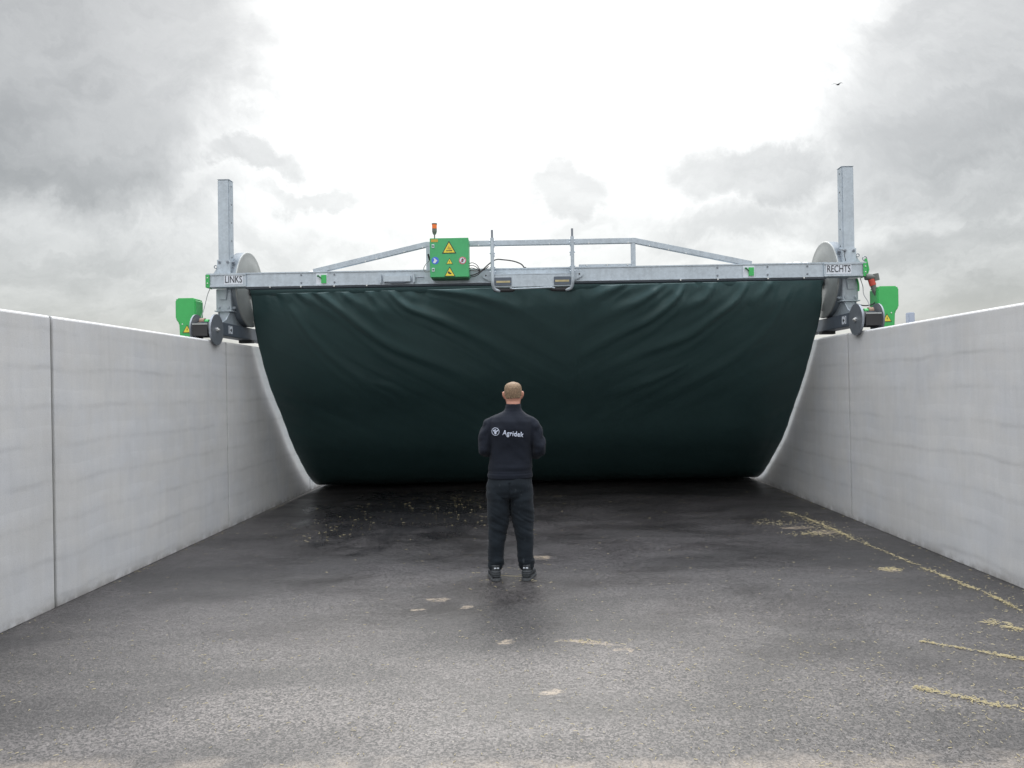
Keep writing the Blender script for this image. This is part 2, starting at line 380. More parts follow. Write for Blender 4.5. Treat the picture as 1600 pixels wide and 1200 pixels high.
    def limb(s, pts, rad, n=20, flat=1., sub=5):
        """tapering round limb through joints"""
        P = smooth_path(pts, sub); m_ = len(P); rr = np.interp(np.linspace(0, len(pts)-1, m_), range(len(pts)), rad)
        a = None; rings = []
        for i, p in enumerate(P):
            d = (P[min(i+1, m_-1)]-P[max(i-1, 0)]).normalized()
            a = ((Vector((1, 0, 0))-d*d.x) if abs(d.x) < .9 else (Vector((0, 0, 1))-d*d.z)).normalized() if a is None else (a-d*a.dot(d)).normalized()
            rings.append((p, rr[i], rr[i]*flat, a, d.cross(a)))
        d0 = (P[0]-P[1]).normalized(); d1 = (P[-1]-P[-2]).normalized()
        r0 = rings[0]; r1 = rings[-1]
        pre = [(P[0]+d0*r0[1]*math.sin(t), r0[1]*math.cos(t), r0[2]*math.cos(t), r0[3], r0[4]) for t in (1.4, 1.0, .5)]
        post = [(P[-1]+d1*r1[1]*math.sin(t), r1[1]*math.cos(t), r1[2]*math.cos(t), r1[3], r1[4]) for t in (.5, 1.0, 1.4)]
        return s.loft(pre+rings+post, n)
    def ball(s, c, rx, ry, rz, n=16, mi=0):
        c = Vector(c); rings = []
        for i in range(1, n):
            t = math.pi*i/n
            rings.append((c+Vector((0, 0, -rz*math.cos(t))), rx*math.sin(t), ry*math.sin(t), (1, 0, 0), (0, 1, 0)))
        return s.loft(rings, n*2, mi)
    def mesh(s, name):
        me = bpy.data.meshes.new(name); me.from_pydata([tuple(v) for v in s.v], [], s.f)
        me.polygons.foreach_set('material_index', s.mi); return me
    def build(s, name, mats, parent=None, off=(0, 0, 0), smooth=None, bevel=0):
        me = s.mesh(name)
        if any(off): me.transform(Matrix.Translation(-Vector(off)))
        bm = bmesh.new(); bm.from_mesh(me); bmesh.ops.recalc_face_normals(bm, faces=bm.faces)
        if bevel: bmesh.ops.bevel(bm, geom=[e for e in bm.edges if len(e.link_faces) == 2 and e.calc_face_angle() > .5], offset=bevel, segments=2, affect='EDGES', clamp_overlap=True)
        bm.to_mesh(me); bm.free()
        for m_ in (mats if isinstance(mats, (list, tuple)) else [mats]): me.materials.append(M[m_])
        if smooth is not None:
            me.shade_smooth()
            me.set_sharp_from_angle(angle=R(smooth))
        ob = bpy.data.objects.new(name, me); C.objects.link(ob); ob.parent = parent
        return ob
def smooth_path(pts, sub=6):
    P = [Vector(p) for p in pts]
    if len(P) < 3: return [P[0].lerp(P[-1], i/sub) for i in range(sub+1)]
    Q = [P[0]*2-P[1]]+P+[P[-1]*2-P[-2]]; out = []
    for i in range(1, len(Q)-2):
        for k in range(sub):
            t = k/sub; a, b, c, d = Q[i-1:i+3]
            out.append(.5*((2*b)+(c-a)*t+(2*a-5*b+4*c-d)*t*t+(3*b-a-3*c+d)*t**3))
    out.append(P[-1]); return out
def tag(o, label=None, cat=None, group=None, kind=None):
    if label: o['label'] = label
    if cat: o['category'] = cat
    if group: o['group'] = group
    if kind: o['kind'] = kind
    return o
def empty(name, loc, rot=(0, 0, 0)):
    o = bpy.data.objects.new(name, None); C.objects.link(o); o.location = loc; o.rotation_euler = rot; o.empty_display_size = .2
    return o
def evaluated(me, voxel, smooth_it=6):
    ob = bpy.data.objects.new('tmp', me); C.objects.link(ob)
    r_ = ob.modifiers.new('r', 'REMESH'); r_.mode = 'VOXEL'; r_.voxel_size = voxel
    if smooth_it:
        s_ = ob.modifiers.new('s', 'SMOOTH'); s_.factor = .5; s_.iterations = smooth_it
    dg = bpy.context.evaluated_depsgraph_get(); dg.update()
    out = bpy.data.meshes.new_from_object(ob.evaluated_get(dg)); bpy.data.objects.remove(ob); return out
def text_mesh(s, size, font_scale=(1, 1), bold=0, extrude=.0, spacing=1.):
    cu = bpy.data.curves.new('t', 'FONT'); cu.body = s; cu.size = size; cu.align_x = 'CENTER'; cu.align_y = 'CENTER'
    cu.offset = bold; cu.extrude = extrude; cu.space_character = spacing; cu.resolution_u = 3
    ob = bpy.data.objects.new('t', cu); C.objects.link(ob)
    dg = bpy.context.evaluated_depsgraph_get(); dg.update()
    me = bpy.data.meshes.new_from_object(ob.evaluated_get(dg)); bpy.data.objects.remove(ob)
    me.transform(Matrix.Diagonal((font_scale[0], font_scale[1], 1, 1))); me.materials.clear()
    return me

# ------------------------------------------------------------------ ground
g = MB(); g.add([(-500, -300, 0), (500, -300, 0), (500, 900, 0), (-500, 900, 0)], [(0, 1, 2, 3)])
tag(g.build('ground', 'ground'), 'dark asphalt floor of the silo, with patchy dust and painted glare near the camera and wet by the sheet', kind='structure')

# ------------------------------------------------------------------ walls
def wall(xi, xo, zt, joints, label):
    root = empty('concrete_wall', ((xi+xo)/2, 0, 0))
    off = ((xi+xo)/2, 0, 0); s = 1 if xo > xi else -1
    for a, b in zip(joints[:-1], joints[1:]):
        mb = MB(); n = max(2, int((b-a)/.25))
        # chamfered top edges, long face cut up so that it can be a touch uneven
        prof = [(xi, 0), (xi, zt-.018), (xi+s*.018, zt), (xo-s*.018, zt), (xo, zt-.018), (xo+s*.06, 0)]
        ys = [a+.017+(b-a-.034)*i/n for i in range(n+1)]
        o = 0; vs = []; fs = []
        for y in ys:
            wob = .004*noise.noise(Vector((xi, y*.5, 3)))
            vs += [(px, y, pz+(wob if pz > 1 else 0)) for px, pz in prof]
        k = len(prof)
        for i in range(n):
            for j in range(k): fs.append((i*k+j, (i+1)*k+j, (i+1)*k+(j+1) % k, i*k+(j+1) % k))
        fs += [tuple(range(k)), tuple(range((n+1)*k-1, n*k-1, -1))]
        mb.add(vs, fs); mb.build('wall_panel', 'concrete', root, off, bevel=.004)
    for y in joints[1:-1]:
        mb = MB(); mb.box((xi+s*.02, y-.0175, 0.002), (xo-s*.012, y+.0175, zt-.006)); mb.build('joint_sealant', 'sealant', root, off)
    return tag(root, label, 'wall')
wall(-3.93, -4.13, 2.39, [-8.2, -4.6, -1.0, 2.6, 6.19, 9.78, 13.37, 17, 20.6, 24.2, 27.8], 'long pale concrete side wall with two dark vertical joints, left of the standing person')
wall(3.97, 4.17, 2.33, [-7.5, -3.2, 1.1, 5.4, 9.75, 14.05, 18.4, 22.7, 27], 'long pale concrete side wall with one dark vertical joint, right of the standing person')

# ------------------------------------------------------------------ dark green sheet
ZP = [3.16, 3.10, 2.95, 2.80, 2.53, 2.34, 1.79, 1.36, .88, .27, .09, .03, .02, .02]
YL = [10.40, 10.375, 10.44, 10.52, 10.67, 10.77, 11.19, 11.71, 12.18, 13.04, 13.45, 13.75, 15.5, 20]
YR = [10.40, 10.33, 10.36, 10.44, 10.60, 10.79, 11.23, 11.70, 12.18, 13.15, 13.5, 13.80, 15.5, 20]
def chain(Y):
    p = np.array(list(zip(Y, ZP))); d = np.r_[0, np.cumsum(np.hypot(*np.diff(p, axis=0).T))]; return p, d
FOLD = [([(-3.49, 3.14), (-3.27, 2.97)], .6), ([(-3.02, 3.15), (-2.91, 3.09), (-2.65, 2.89), (-2.3, 2.6), (-1.99, 2.38), (-1.53, 2.18), (-1.08, 1.97), (-.66, 1.7)], 1.35),
 ([(-3.25, 3.14), (-3.05, 3.0), (-2.89, 2.88), (-2.67, 2.72)], .7), ([(-2.6, 3.12), (-2.41, 2.97), (-2.1, 2.8), (-1.73, 2.65)], .9),
 ([(-1.94, 3.1), (-1.7, 2.88), (-1.3, 2.72), (-.95, 2.55), (-.56, 2.35), (-.2, 2.1)], 1.4), ([(-2.25, 3.1), (-2.01, 2.86), (-1.72, 2.73)], .7),
 ([(-1.4, 3.09), (-.86, 3.02), (-.37, 2.89), (.1, 2.72)], 1.2), ([(-2.31, 1.85), (-2.03, 1.75), (-1.81, 1.52)], .4), ([(-3.3, 2.9), (-3.0, 2.4), (-2.5, 1.9), (-1.9, 1.45)], .6),
 ([(1.81, 3.07), (1.5, 2.89), (1.09, 2.74), (.65, 2.54)], 1.2), ([(2.08, 3.07), (1.94, 2.88), (1.63, 2.65), (1.3, 2.5), (.89, 2.29), (.66, 2.13)], 1.5),
 ([(2.92, 3.08), (2.76, 2.84), (2.49, 2.64), (2.15, 2.4), (1.6, 2.22), (1.13, 2.01), (.7, 1.85)], 1.2), ([(3.26, 3.12), (3.08, 2.88), (2.94, 2.76)], .8),
 ([(2.48, 3.12), (2.37, 2.9), (2.11, 2.78), (1.74, 2.63)], .9), ([(1.32, 3.12), (1.0, 3.0), (.68, 2.87)], 1.1), ([(3.5, 3.0), (3.2, 2.4), (2.6, 1.9), (1.8, 1.5)], .5), ([(2.2, 2.0), (1.6, 1.75), (.9, 1.55)], .5)]
def make_tarp():
    nu, nv = 420, 330
    pL, dL = chain(YL); pR, dR = chain(YR)
    # finer rows on the hanging part
    tv = np.concatenate([np.linspace(0, .50, 260, endpoint=False), np.linspace(.50, 1, nv-259)])
    def smooth_eval(p, d, t):
        s = t*d[-1]; y = np.interp(s, d, p[:, 0]); z = np.interp(s, d, p[:, 1])
        k = 31; ker = np.ones(k)/k
        yp = np.convolve(np.pad(y, k//2, mode='edge'), ker, 'valid'); zp = np.convolve(np.pad(z, k//2, mode='edge'), ker, 'valid')
        return yp, zp
    yl, zl = smooth_eval(pL, dL, tv); yr, zr = smooth_eval(pR, dR, tv)
    u = np.linspace(0, 1, nu)[None, :]; f = u
    Y = yl[:, None]*(1-f)+yr[:, None]*f; Z = zl[:, None]*(1-f)+zr[:, None]*f
    drop = (3.1-Z).clip(0, 3.1)
    X = .04+(u*2-1)*(3.86+.035*np.clip(drop/.5, 0, 1))
    # drooping belly in the middle
    bell = (1-(u*2-1)**2)*np.exp(-((Z-1.3)/.8)**2); Y = Y+.10*bell
    ty = np.gradient(Y, axis=0); tz = np.gradient(Z, axis=0); L = np.hypot(ty, tz)+1e-9
    ny, nz = tz/L, -ty/L
    disp = np.zeros_like(X)
    for path, amp in FOLD:
        P = np.array([v[:2] for v in smooth_path([(a, b, 0) for a, b in path], 5)])
        best = np.full(X.shape, 9.); bt = np.zeros(X.shape); sgn = np.zeros(X.shape)
        for i in range(len(P)-1):
            a, b = P[i], P[i+1]; ab = b-a; l2 = ab@ab
            t = np.clip(((X-a[0])*ab[0]+(Z-a[1])*ab[1])/l2, 0, 1)
            ddx = X-(a[0]+t*ab[0]); ddz = Z-(a[1]+t*ab[1]); dist = np.hypot(ddx, ddz)
            m_ = dist < best; best[m_] = dist[m_]; bt[m_] = ((i+t)/(len(P)-1))[m_]
            side = ab[0]*ddz-ab[1]*ddx; sgn[m_] = np.sign(side)[m_]
        if path[-1][0] < path[0][0]: sgn = -sgn     # positive = upper side of the fold
        wd = .034+.060*bt
        fade = np.clip((1-bt)*1.7, 0, 1)*np.clip(.25+bt*5, 0, 1)
        ridge = np.exp(-(best/wd)**2)
        side2 = np.exp(-((best-wd*2.6)/(wd*.8))**2)*(sgn < 0)+.6*np.exp(-((best-wd*3.2)/(wd*.9))**2)*(sgn > 0)
        disp += amp*fade*(.032*ridge+.009*side2+.012*np.exp(-(best/(wd*3.2))**2))
    # soft vertical crease right of the middle, loose ripples along the hem, fine crumpling
    disp += .018*np.exp(-(np.abs(X-.62)/.035)**1.5)*np.clip((3.2-Z)/.3, 0, 1)*np.clip((Z-1.5)/.6, 0, 1)
    disp += .02*np.exp(-((X-.1)/.25)**2-((Z-2.8)/.25)**2)
    N = np.zeros(X.shape)
    for i in range(X.shape[0]):
        for j in range(X.shape[1]):
            x, z, y = X[i, j], Z[i, j], Y[i, j]
            n = noise.noise(Vector((x*1.1, (z+y*.5)*1.1, 1)))*.028
            # small tension wrinkles leaning towards the middle
            q = (z*1.0-abs(x-.5)*.55)
            n += noise.noise(Vector((q*6, (x+z)*.45, 5)))*.006*min(1, max(0, z-.5))
            n += noise.noise(Vector((q*17, x*.8, 8)))*.0018*min(1, max(0, z-.9))
            n += noise.noise(Vector((x*6.5, z*1.4, 2)))*.022*math.exp(-((z-3.0)/.14)**2)
            N[i, j] = n
    disp += N
    edge = np.clip((1-np.abs(u*2-1))/.05, 0, 1)
    disp *= (.06+.94*edge)
    flat = np.clip((Z-.02)/.25, 0, 1); disp = disp*(.25+.75*flat)
    disp = np.where(Z < .05, -np.abs(disp), disp)        # never under the floor
    top = np.clip((3.16-Z)/.06, 0, 1); disp *= top
    Yd = Y+ny*disp; Zd = np.maximum(Z+nz*disp, .012+.02*(1-flat)*np.abs(N)*30)
    # scalloped side edge
    for j in (0, nu-1):
        sg = -1 if j == 0 else 1
        X[:, j] += sg*.0022*np.sin(np.arange(X.shape[0])*.35)
    V = np.stack([X, Yd, Zd], -1).reshape(-1, 3)
    nvv = X.shape[0]; F = []
    for i in range(nvv-1):
        for j in range(nu-1):
            a = i*nu+j; F.append((a, a+1, a+nu+1, a+nu))
    # short wrap on to the drum
    me = bpy.data.meshes.new('tarpaulin'); me.from_pydata(V.tolist(), [], F); me.transform(Matrix.Translation((0, -13.7, 0)))
    me.materials.append(M['tarp']); me.shade_smooth()
    ob = bpy.data.objects.new('tarpaulin', me); C.objects.link(ob); ob.location = (0, 13.7, 0)
    sm = ob.modifiers.new('thick', 'SOLIDIFY'); sm.thickness = .004; sm.offset = 1
    return tag(ob, 'huge dark green plastic sheet hanging in folds from the steel gantry down to the asphalt', 'tarpaulin')
make_tarp()

# ------------------------------------------------------------------ gantry on the walls
GO = (0, 9.9, 2.36)
gan = empty('sheet_winder_gantry', GO, (0, .0062, 0))
tag(gan, 'wide galvanised steel gantry straddling both concrete walls, with green control box and wheels', 'gantry machine')
def gp(mb, name, mats, parent=gan, **kw): return mb.build(name, mats, parent, GO, **kw)
ZB, ZT, YF, YB = 3.072, 3.252, 9.80, 9.96
def hexbolt(parent, c, axis=(0, -1, 0), r=.012, l=.012, mats='bolt'):
    c = Vector(c); gp(MB().cyl(c, c+Vector(axis)*l, r, 6).cyl(c+Vector(axis)*l, c+Vector(axis)*(l+.006), r*.55, 8), 'bolt', mats, parent)
# main beam : two C shaped rolled channels back to back -> face with flanges
b = MB()
b.box((-3.70, YF, ZB), (3.76, YB, ZT))
b.box((-3.70, YF-.008, ZT-.016), (3.76, YF, ZT+.002)); b.box((-3.70, YF-.012, ZB-.004), (3.76, YF, ZB+.012))
beam = gp(b, 'main_beam', 'galv', bevel=.003)
gp(MB().box((-3.68, YF+.012, ZB-.022), (3.74, YB-.01, ZB-.0045)), 'beam_shadow_strip', 'galv_dark')  # dark strip painting the shadow line along the underside of the beam
for x in [-2.52, -2.95, -2.1, -3.35, 2.37, 3.0, 3.45, 1.9]:
    hexbolt(beam, (x, YF-.012, ZB-.012), r=.010, l=.012)
for x in [-2.52, -2.95, 2.37, 3.0, 3.5]:
    for z in (ZB+.04, ZT-.04): hexbolt(beam, (x, YF, z), r=.013, l=.006, mats='flange')
# end sleeves with lettering
for s, x0, x1, txt, tx, tw in ((-1, -4.175, -3.66, 'LINKS', -3.822, .22), (1, 3.70, 4.23, 'RECHTS', 3.882, .29)):
    b = MB(); b.box((x0, YF-.02, ZB+.002), (x1, YB+.01, ZT-.004)); b.box((x0, YF-.03, ZT-.03), (x1, YF-.02, ZT-.003)); b.box((x0, YF-.03, ZB), (x1, YF-.02, ZB+.024))
    sl_ = gp(b, 'end_sleeve', 'galv', bevel=.003)
    pl_ = gp(MB().box((tx-tw/2-.012, YF-.025, ZB+.030), (tx+tw/2+.012, YF-.0205, ZT-.032)), 'name_plate', 'white_st', sl_)
    me = text_mesh(txt, .125, (1, 1.0), bold=.0002, extrude=.001)
    ws = max(v.co.x for v in me.vertices)-min(v.co.x for v in me.vertices)
    me.transform(Matrix.Diagonal((tw/ws, 1, 1, 1)))
    me.transform(Matrix.Rotation(R(90), 4, 'X')); me.transform(Matrix.Translation(Vector((tx, YF-.0275, (ZB+ZT)/2+.002))-Vector(GO)))
    me.materials.append(M['ink']); lo = bpy.data.objects.new('lettering', me); C.objects.link(lo); lo.parent = sl_
    b = MB(); e = x0 if s < 0 else x1
    b.box((e-s*.045, YF-.036, ZB-.005), (e+s*.004, YF-.0305, ZT-.02)); b.box((e+s*.001, YF-.036, ZB-.005), (e+s*.006, YB, ZT-.02))
    cap = gp(b, 'end_cap', 'green')
    for z in (ZB+.05, ZB+.12): hexbolt(cap, (e-s*.02, YF-.036, z), r=.009, l=.004)
# green marker tags + clip
for x in (-2.655, 2.79):
    b = MB(); b.box((x-.032, YF-.02, 3.10), (x+.034, YF-.012, 3.205)); b.box((x-.032, YF-.012, 3.12), (x+.0, YF-.0005, 3.18))
    mk = gp(b, 'marker_plate', 'green')
    gp(MB().cyl((x-.065, YF-.03, 3.19), (x-.03, YF-.015, 3.165), .009, 10).ball((x-.07, YF-.03, 3.192), .016, .012, .014, 8), 'latch', 'green_dark', mk)
    gp(MB().box((x-.10, YF-.006, 3.085), (x+.045, YF-.0005, 3.228)), 'backing_sticker', 'white_st', mk)
# truss
RZ = 3.582
b = MB(); yt = YF+.05
b.bar((-2.80, yt, ZT+.005), (-1.33, yt, RZ), .06, .068); gp(b, 'sloping_tube', 'galv', bevel=.004)
b = MB(); b.bar((1.33, yt, RZ), (2.81, yt, ZT+.005), .06, .068); gp(b, 'sloping_tube', 'galv', bevel=.004)
b = MB(); b.bar((-1.345, yt, RZ), (1.345, yt, RZ), .0605, .066); rail = gp(b, 'top_rail', 'galv', bevel=.004)
for x in (-1.31, 1.315):
    gp(MB().box((x-.028, yt-.028, ZT+.003), (x+.028, yt+.028, RZ-.032)), 'truss_post', 'galv', bevel=.003)
for x in (-1.1, -.66, .25, .75, 1.25): hexbolt(rail, (x, yt-.031, RZ-.026), r=.0085, l=.006)
for x in (-2.12, -1.98, -1.62, -1.38, 1.52, 1.76, 1.98):
    z = ZT+(RZ-ZT)*(2.80-abs(x))/1.47-.028; hexbolt(gan, (x, yt-.031, z), r=.0085, l=.006)
gp(MB().box((.62, yt-.03, ZT+.003), (1.285, yt+.03, ZT+.035)), 'cable_tray', 'galv', bevel=.002)
for x in (.72, .98, 1.24): hexbolt(gan, (x, yt-.031, ZT+.02), r=.0085, l=.006)
# work bracket on the left half of the beam
b = MB(); b.box((-1.88, YF-.065, 3.095), (-1.53, YF-.009, 3.175)); b.box((-1.93, YF-.05, 3.085), (-1.905, YF-.009, 3.20)); b.box((-1.50, YF-.05, 3.085), (-1.475, YF-.009, 3.20))
br = gp(b, 'roller_bracket', 'galv', bevel=.006)
gp(MB().box((-1.80, YF-.069, 3.082), (-1.60, YF-.03, 3.0945)), 'slot', 'galv_dark', br)
gp(MB().cyl((-1.475, YF-.03, 3.15), (-1.36, YF-.03, 3.155), .008, 8), 'pin', 'flange', br)
# light crinkled sheet remnants lying on the beam ends
for x0, x1 in ((-3.25, -2.55), (2.95, 3.7)):
    b = MB(); n = 40; vs = []
    for i in range(n+1):
        x = x0+(x1-x0)*i/n; hgt = .004+.018*abs(noise.noise(Vector((x*9, 0, 0))))*math.sin(math.pi*i/n)*2
        vs += [(x, YF+.01, ZT+.003), (x, YF+.05, ZT+.003+hgt), (x, YF+.12, ZT+.003+hgt*.7), (x, YF+.15, ZT+.003)]
    fs = [(i*4+j, i*4+4+j, i*4+5+j, i*4+1+j) for i in range(n) for j in range(3)]
    b.add(vs, fs); gp(b, 'crinkled_wrap', 'white_st')
# sheet drum and its shaft
b = MB(); n = 96; rings = []
for i in range(121):
    x = -3.83+7.75*i/120; r_ = .118+.012*noise.noise(Vector((x*2.5, 1, 1)))
    rings.append(((x, 10.5, 3.12), r_, r_, (0, 1, 0), (0, 0, 1)))
b.loft(rings, 40); gp(b, 'sheet_roll', 'tarp', smooth=50)
gp(MB().cyl((-4.08, 10.5, 3.12), (4.16, 10.5, 3.12), .035, 20), 'drum_shaft', 'flange', smooth=40)
# big reel discs with rolled rims
for s, xc in ((-1, -3.855), (1, 3.945)):
    prof = [(.045, .0), (.12, .0), (.15, -.014), (.40, -.014), (.43, .0), (.495, .0), (.508, .002), (.514, .008), (.514, .018), (.505, .018), (.49, .011), (.47, .010), (.43, .010), (.40, -.004), (.15, -.004), (.12, .010), (.045, .010)]
    d_ = gp(MB().lathe(prof, (xc, 10.48, 3.12), (s, 0, 0), 96), 'reel_disc', 'disc', smooth=40)
    gp(MB().cyl((xc-s*.03, 10.5, 3.12), (xc+s*.012, 10.5, 3.12), .07, 24), 'hub', 'flange', d_, smooth=40)
    gp(MB().lathe([(.30, .012), (.506, .012), (.510, .016), (.510, .135), (.506, .14), (.30, .14)], (xc, 10.48, 3.12), (s, 0, 0), 96), 'rim', 'rim_steel', d_, smooth=40)

def end_unit(s, cx, wi, wo):
    """everything at one wall: cx = wall centre, wi / wo = inner and outer wall face"""
    Y0 = 9.99; hw = .077; xc = cx
    # column with its holes
    col = gp(MB().box((xc-hw, Y0, 3.255), (xc+hw, Y0+.15, 4.517)), 'column', 'galv', bevel=.012)
    gp(MB().box((xc-hw-.001, Y0-.001, 4.5165), (xc+hw+.001, Y0+.151, 4.522)), 'column_cap', 'galv', col)
    for z in (4.44, 4.20, 3.96, 3.72, 3.50):
        gp(MB().cyl((xc-s*(hw-.002), Y0+.075, z), (xc-s*(hw+.0015), Y0+.075, z), .011, 12), 'pin_hole', 'black', col)
    # sleeve round the column, above and below the beam
    b = MB(); b.box((xc-hw-.012, Y0-.014, 3.255), (xc+hw+.012, Y0+.165, 3.46))
    b.prism([(xc-s*-.089, 3.256), (xc+s*.165, 3.256), (xc+s*.15, 3.29), (xc+s*.089, 3.38)], 1, Y0+.02, Y0+.03)
    sv = gp(b, 'column_sleeve', 'galv', bevel=.003)
    for dx in (-.055, .055): hexbolt(sv, (xc+dx, Y0-.014, 3.425), r=.018, l=.014, mats='flange')
    for z in (3.43, 3.36): hexbolt(sv, (xc-s*.089, Y0+.05, z), (-s, 0, 0), r=.018, l=.03, mats='flange')
    b = MB(); b.lathe([(.020+.006*math.cos(a), .006*math.sin(a)) for a in [i*math.pi/4 for i in range(8)]], (xc+s*.115, Y0+.01, 3.37), (0, 1, 0), 20)
    gp(b, 'lifting_eye', 'flange', smooth=60)
    b = MB(); b.box((xc-hw-.022, Y0-.03, 2.79), (xc+hw+.022, Y0+.17, 3.071))
    lo = gp(b, 'lower_sleeve', 'galv', bevel=.006)
    gp(MB().prism([(xc-.055, 3.068), (xc+.055, 3.068), (xc+.04, 2.93), (xc-.04, 2.93)], 1, Y0-.05, Y0-.031), 'stiffener', 'galv', lo, bevel=.003)
    gp(MB().box((xc-hw-.04, Y0-.045, 2.775), (xc+hw+.04, Y0+.18, 2.789)), 'flange_plate', 'galv', lo, bevel=.002)
    for dx in (-.06, .06): hexbolt(lo, (xc+dx, Y0-.030, 2.83), r=.02, l=.014, mats='galv')
    hexbolt(lo, (xc-s*.099, Y0+.04, 2.83), (-s, 0, 0), r=.02, l=.03, mats='galv')
    st = gp(MB().box((xc-.066, Y0-.01, 2.60), (xc+.066, Y0+.13, 2.774)), 'foot_tube', 'galv', bevel=.004)
    # gussets running down on to the bogie
    for xx in (xc-.072, xc+.072):
        gp(MB().prism([(9.70, 2.605), (Y0+.50, 2.605), (Y0+.44, 2.64), (Y0+.14, 2.77), (Y0-.01, 2.77), (9.86, 2.66)], 0, xx-.005, xx+.005), 'gusset', 'galv', st)
    # bogie: a box section along the wall top
    bi = xc-s*.125
    bg = gp(MB().box((bi, 9.60, 2.44), (xc+s*.085, 11.75, 2.604)), 'bogie', 'galv_dark', bevel=.006)
    gp(MB().box((bi, 10.62, 2.40), (xc+s*.06, 10.72, 2.4395)), 'stop_block', 'rubber', bg)
    b = MB(); b.box((bi-s*.0005, 9.80, 2.475), (bi-s*.002, 9.93, 2.575)); gp(b, 'safety_sticker', 'white_st', bg)
    b = MB(); xx = (bi-s*.0022, bi-s*.0032)
    b.cyl((xx[0], 9.885, 2.522), (xx[1], 9.885, 2.522), .022, 12)
    b.box((xx[0], 9.83, 2.562), (xx[1], 9.86, 2.57)); b.box((xx[0], 9.83, 2.48), (xx[1], 9.86, 2.488)); b.box((xx[0], 9.812, 2.49), (xx[1], 9.82, 2.56)); b.box((xx[0], 9.845, 2.517), (xx[1], 9.885, 2.527))
    gp(b, 'pictogram', 'ink', bg)
    # flanged wheels, front and rear
    for k, yc in enumerate((9.42, 11.78)):
        ca = gp(MB().box((xc-.04, yc-(.0 if k else .06), 2.535), (xc+.04, yc+(.1 if k else .20), 2.59)), 'wheel_fork', 'galv_dark')
        wz = 2.36+.135
        wh = gp(MB().cyl((wi+s*.004, yc, wz), (wo-s*.004, yc, wz), .098, 40), 'wheel', 'rubber', smooth=40)
        for xa, xb in ((wi-s*.038, wi-s*.012), (wo+s*.012, wo+s*.030)):
            gp(MB().cyl((xa, yc, wz), (xb, yc, wz), .192, 64), 'wheel_flange', 'flange', wh, smooth=40)
        gp(MB().cyl((wi-s*.052, yc, wz), (wi-s*.038, yc, wz), .028, 6).cyl((wi-s*.07, yc, wz), (wi-s*.052, yc, wz), .013, 12), 'axle_nut', 'bolt', wh)
    gp(MB().box((wi+s*.012, 9.235, 2.545), (wo-s*.004, 9.255, 2.562)), 'scraper_bar', 'disc')
    gp(MB().box((wi+s*.012, 9.24, 2.41), (wo-s*.004, 9.25, 2.544)), 'wheel_guard', 'black')
    gp(MB().cyl((wo-s*.01, 9.46, 2.60), (wo-s*.07, 9.46, 2.60), .045, 20).cyl((wo-s*.07, 9.46, 2.60), (wo-s*.12, 9.46, 2.60), .03, 20, 1), 'gear_hub', ['tan', 'green'])
    # drive under its green hood, hung outside the wall
    xo0 = wo+s*.155; xo1 = xo0+s*.265
    if s < 0: xo0 += 0.0
    prof = [(xo0, 2.30), (xo0, 2.905), (xo0+s*.02, 2.93), (xo1-s*.02, 2.93), (xo1, 2.905), (xo1, 2.665), (xo1-s*.045, 2.605), (xo1-s*.06, 2.30)]
    b = MB(); b.prism(prof, 1, 9.70, 9.93); hood = gp(b, 'motor_hood', 'green', bevel=.014, smooth=35)
    sticker_tri(hood, ((xo0+xo1)/2-s*.02, 9.698, 2.535), .052)
    for dx in (-.055, .05): hexbolt(hood, ((xo0+xo1)/2+dx-s*.015, 9.70, 2.595), r=.009, l=.003)
    gp(MB().cyl((wo+s*.03, 9.60, wz), (xo0+s*.05, 9.78, wz), .04, 16), 'drive_shaft', 'galv_dark', hood)
    gp(MB().box((wo+s*.03, 9.64, 2.46), (xo0+s*.01, 9.90, 2.50)), 'motor_bracket', 'galv_dark', hood)

def sticker_tri(parent, c, h, glyph=0):
    """warning triangle facing -Y : dark border, yellow field, small dark symbol"""
    x, y, z = c; w2 = h*1.12
    b = MB()
    b.prism([(x-w2, z-h), (x+w2, z-h), (x, z+h)], 1, y, y-.0015, 1)
    b.prism([(x-w2*.80, z-h*.86), (x+w2*.80, z-h*.86), (x, z+h*.72)], 1, y-.0015, y-.003, 0)
    if glyph == 0:
        b.prism([(x+h*.08, z+h*.35), (x-h*.14, z-h*.22), (x+h*.03, z-h*.17), (x-h*.06, z-h*.68), (x+h*.20, z-h*.02), (x+h*.03, z-h*.07)], 1, y-.003, y-.0042, 1)
    elif glyph == 1:   # crushed hand like bars
        b.prism([(x-h*.45, z-h*.62), (x+h*.5, z-h*.62), (x+h*.5, z-h*.5), (x-h*.45, z-h*.5)], 1, y-.003, y-.0042, 1)
        b.prism([(x-h*.30, z-h*.25), (x+h*.05, z-h*.40), (x+h*.42, z-h*.30), (x+h*.30, z-h*.10), (x+h*.0, z+.0), (x+h*.1, z+h*.22), (x-h*.02, z+h*.24), (x-h*.2, z-h*.05)], 1, y-.003, y-.0042, 2)
    else:
        b.prism([(x-h*.42, z-h*.28), (x-h*.05, z-h*.55), (x+h*.36, z-h*.52), (x+h*.30, z-h*.30), (x+h*.0, z-h*.18), (x-h*.18, z+h*.12), (x-h*.30, z+h*.0)], 1, y-.003, y-.0042, 1)
    return gp(b, 'warning_sticker', ['yellow', 'ink', 'orange_st'], parent)
end_unit(-1, -4.028, -3.93, -4.13)
end_unit(1, 4.10, 3.97, 4.17)

